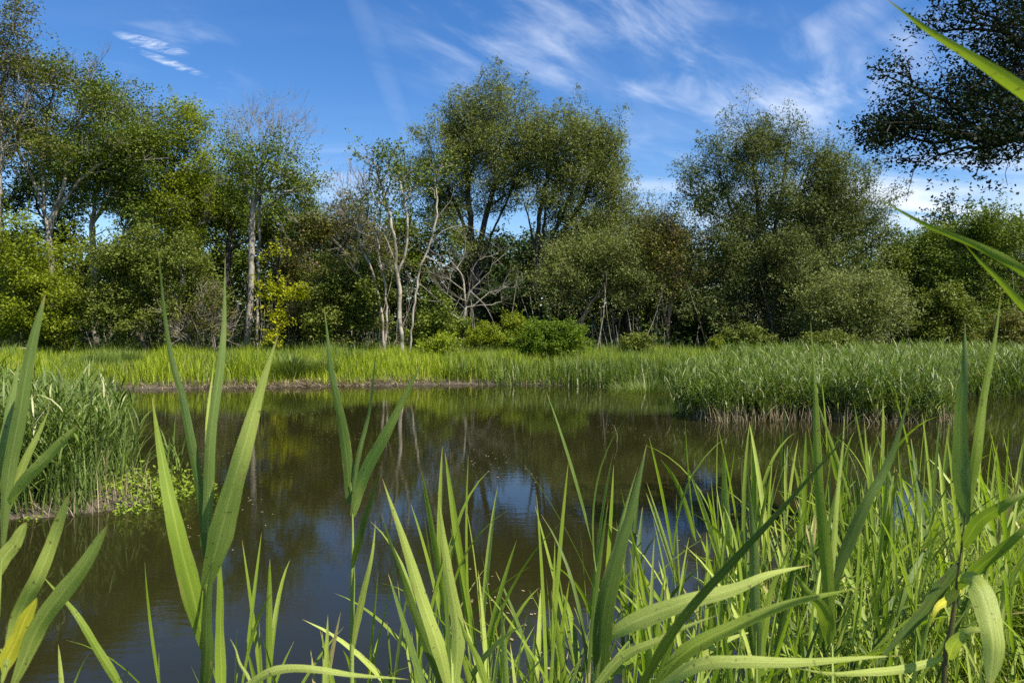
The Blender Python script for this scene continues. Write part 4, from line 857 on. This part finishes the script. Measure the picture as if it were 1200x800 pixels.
reed('thick dark-stemmed reed at the right with two tall blades and a drooping pale leaf', [(1104, 830, .75), (1112, 760, .75), (1122, 680, .75), (1132, 600, .75), (1134, 570, .75)], 9, [
    ([(1132, 615, .75), (1126, 560, .75), (1126, 500, .75), (1129, 440, .75), (1131, 378, .76)], 27, 'rb', dict(roll=20, prof='lance')),
    ([(1134, 600, .75), (1144, 530, .75), (1154, 470, .76), (1164, 410, .77), (1173, 345, .78)], 15, 'rg', dict(roll=-10, prof='sword')),
    ([(1122, 680, .75), (1140, 680, .72), (1156, 706, .70), (1163, 750, .68), (1160, 806, .67)], 34, 'rp', dict(roll=0, prof='round')),
    ([(1112, 772, .75), (1122, 748, .73), (1140, 738, .72), (1170, 742, .71)], 22, 'rp', dict(roll=10)),
    ([(1128, 640, .75), (1150, 610, .73), (1180, 588, .71), (1225, 570, .7)], 22, 'rg', dict(roll=0)),
    ([(1126, 690, .75), (1112, 700, .74), (1098, 715, .73), (1088, 735, .73)], 15, 'ry', dict(roll=0)),
    ([(1122, 690, .75), (1160, 655, .72), (1200, 620, .70), (1240, 590, .7)], 20, 'rg', dict(roll=-15)),
    ([(1124, 660, .75), (1095, 700, .75), (1060, 740, .75), (1020, 790, .75)], 20, 'rd', dict(roll=10)),
    ([(1110, 770, .75), (1050, 785, .74), (990, 790, .73), (930, 782, .72)], 14, 'rp', dict(roll=10))],
    smat='rsb')
reed('reed by the right edge sending two arching blades across the tree line', [(1290, 800, .6), (1285, 600, .6), (1280, 450, .6), (1270, 380, .6)], 9, [
    ([(1262, 372, .6), (1215, 328, .58), (1150, 292, .56), (1085, 262, .55), (1020, 227, .54)], 17, 'rg', dict(prof='sword', roll=10)),
    ([(1272, 410, .6), (1225, 378, .58), (1190, 350, .57), (1160, 318, .56), (1130, 285, .55)], 18, 'rg', dict(prof='sword', roll=10))])
reed('reed off the right side with a single broad blade crossing the upper right corner', [(1330, 700, .5), (1325, 400, .5), (1310, 200, .5), (1290, 150, .5)], 10, [
    ([(1290, 155, .5), (1240, 130, .48), (1180, 96, .46), (1110, 50, .45), (1035, -4, .44)], 27, 'rg', dict(prof='sword', roll=10))])
# pale arching leaves along the bottom edge
reed('low reed at the bottom left of centre with one flat leaf arching to the right', [(292, 835, .8), (290, 815, .8), (288, 806, .8)], 8, [
    ([(285, 806, .8), (320, 786, .79), (370, 785, .78), (420, 790, .78), (480, 796, .78)], 14, 'rp', dict(roll=0, prof='sword')),
    ([(296, 806, .8), (284, 780, .8), (276, 762, .8), (269, 747, .8)], 5, 'rp', dict(roll=0, prof='sword'))])

# --- middle-distance reeds: a few plants built once, then copied
def proto_reed(seed, H, nl, mat, Lr=(0.30, 0.52), Wr=(0.008, 0.021)):
    r = np.random.default_rng(seed)
    root = bpy.data.objects.new('reed', None); COL.objects.link(root); root.empty_display_size = 0.1
    le = r.uniform(0.0, 0.08); a = r.uniform(0, 6.28)
    P = np.array([(math.cos(a) * le * z * z / H, math.sin(a) * le * z * z / H, z) for z in np.linspace(-0.15, H * 0.78, 10)])
    V, F_ = tube_mesh(P, np.r_[np.linspace(0.0035, 0.002, 9), 0.0005], 7)
    o = mesh_obj('stem', V, F_, M['rs'], root, smooth=True); add_uv(o, 10, 7)
    f = np.sort(r.uniform(0.25, 1.0, nl)); f[-1] = 1.0; f[-2] = 0.97
    B = np.stack([np.interp(f, np.linspace(0, 1, 10), P[:, c]) for c in range(3)], 1)
    az = np.arange(nl) * math.pi + r.normal(0, 0.6, nl) + a
    lean_ = r.uniform(0.12, 0.8, nl); lean_[-1] = 0.04; lean_[-2] = 0.15
    cur = r.uniform(0.0, 1.0, nl) ** 2.5 * 1.5; cur[-1] = 0.1
    V, F_ = blades(B, az, lean_, cur, r.uniform(*Lr, nl), r.uniform(*Wr, nl), 9, twist=r.normal(0, 0.5, nl), fold=0.35, prof='leaf')
    o = mesh_obj('leaves', V, F_, mat, root, smooth=True); add_uv(o, 10, 3)
    return root
protos = []
for i in range(16):
    protos.append(proto_reed(200 + i, random.uniform(1.25, 1.6), random.choice([6, 7, 8, 9]), M['rstraw'] if i in (11,) else [M['rg'], M['rp'], M['ryg'], M['rd']][i % 4]))
used = set()
def put_reed(x, y, sc, label, group, z=None):
    i = random.choice(list(range(16)) + [j for j in range(16) if j != 11]); p = protos[i]
    if i in used:
        c = p.copy(); COL.objects.link(c)
        for ch in p.children:
            d = ch.copy(); COL.objects.link(d); d.parent = c
        p = c
    used.add(i)
    gz = max(ground_z(x, y)[0], -0.3) if z is None else z
    p.location = (x, y, gz); p.rotation_euler = (random.gauss(0, .16), random.gauss(0, .16), random.uniform(0, 6.28)); s = sc * random.uniform(0.85, 1.12)
    p.scale = (s, s, s)
    tag(p, label, 'reed', group)
def reeds(n, region, sc, label, group):
    """region: list of (px, depth, spread_px, weight) clusters; sc = height scale by pixel height of tip"""
    wt = np.array([c[3] for c in region], float); wt /= wt.sum()
    for k in rng.choice(len(region), n, p=wt):
        px, dep, sp_, _ , tip = region[k]
        Y = dep * U(0.85, 1.2); X = (rng.normal(px, sp_) - 600) / FPX * Y
        gz = max(ground_z(X, Y)[0], -0.3)
        tz = at(600, rng.normal(tip, 28), Y)[2] - gz
        put_reed(X, Y, max(0.35, tz / 1.55), label, group)
reeds(20, [(130, 1.9, 60, 1, 690), (200, 1.7, 40, 1, 720), (330, 1.9, 25, 0.8, 680), (345, 1.7, 12, 0.6, 670), (60, 1.6, 40, .5, 760)], 1, 'thin young reed standing in the open water left of centre', 'young reeds in the open water on the left')
reeds(34, [(390, 1.8, 20, 1, 680), (430, 1.9, 22, 1, 680), (495, 1.9, 24, 1.4, 640), (540, 1.7, 20, 1, 670)], 1, 'narrow reed in the loose clump below the V-topped reed', 'narrow reeds of the clump left of centre')
reeds(34, [(612, 1.9, 14, 1.6, 630), (630, 1.8, 26, 1, 675), (665, 2.0, 20, .6, 680), (580, 1.9, 16, .6, 685)], 1, 'narrow reed in the clump at bottom centre with its tips over the water', 'narrow reeds of the clump at bottom centre')
reeds(52, [(755, 2.2, 26, 1, 590), (800, 2.4, 26, 1, 590), (860, 2.6, 26, 1.3, 550), (780, 1.9, 40, .6, 660)], 1, 'upright reed in the thicket between the broad dark leaf and the right bank', 'reeds of the thicket right of centre')
reeds(175, [(920, 2.6, 30, 1, 530), (980, 2.8, 35, 1.3, 540), (1050, 2.8, 35, 1.3, 540), (1120, 2.8, 40, 1.2, 560), (1190, 2.6, 40, 1, 560), (900, 2.2, 30, .7, 620), (1000, 2.1, 60, 1, 650), (1120, 1.9, 60, .8, 690), (1080, 3.6, 90, 1.2, 520), (940, 3.3, 40, 1, 510), (1160, 3.2, 50, 1.2, 520)], 1, 'sunlit reed among the dense stand on the near right bank', 'reeds of the dense stand on the near right bank')
# a small pale tuft growing out of the water beside the left clump
c = at(206, 545, 9.0)
r_ = np.random.default_rng(5); n = 26; az = r_.uniform(0, 6.28, n)
Xt = (205 - 600) / FPX * 9.3
V, F_ = blades(np.c_[r_.normal(0, .06, n), r_.normal(0, .06, n), r_.uniform(-0.05, 0.5, n)], az, r_.uniform(0.1, 0.5, n), r_.uniform(0, 1.3, n), r_.uniform(0.3, 0.6, n), r_.uniform(0.015, 0.03, n), 6, prof='leaf')
o = mesh_obj('reed_tuft', V, F_, M['reedbed']); o.location = (Xt, 9.3, -0.05); tag(o, 'small pale reed tuft standing alone in water right of the left clump', 'reed tuft')

# --- fallen log and floating bits
A = at(-30, 411, 35); B = at(48, 409, 35.4); P = smooth_line([A, (A + B) / 2 + [0, 0, 0.06], B], 16)
V, F_ = tube_mesh(P, np.linspace(0.10, 0.06, 16), 10); o = mesh_obj('fallen_log', V, F_, M['bark_pale'], smooth=True); add_uv(o, 16, 10); tag(o, 'pale fallen log lying at the back of the far meadow at left', 'log')
P = smooth_line([(1.3 + .35, 11.6, -0.05), (1.58, 11.65, 0.16), (1.66, 11.6, 0.42)], 8)
c = at(722, 492, 13.0); c[2] = 0
P = smooth_line([c + [0, 0, -.1], c + [0.02, 0, .12], c + [-0.04, 0, .3]], 8)
V, F_ = tube_mesh(P, np.linspace(0.008, 0.004, 8), 6); o = mesh_obj('dry_stick', V, F_, M['straw'], smooth=True); add_uv(o, 8, 6); tag(o, 'short dry stalk poking out of the open water', 'stick')
r_ = np.random.default_rng(9)
wx = []; 
P2 = scatter((-6, 6), (4, 24), 700, lambda x, y: (pond_sdf(np.stack([x, y], 1)) < -0.3) & (patch(x, y, 0.6, 2) > 0.7))
C = np.c_[P2, np.full(len(P2), 0.006)]; V, F_ = leaf_quads(C, 0.035, 0.02, flat=30); V[:, 2] = 0.006 + 0.002 * r_.uniform(size=len(V))
tag(mesh_obj('floating_leaves', V, F_, M['straw']), 'tiny pale leaves and petals floating on the pond', 'floating leaves', kind='stuff')
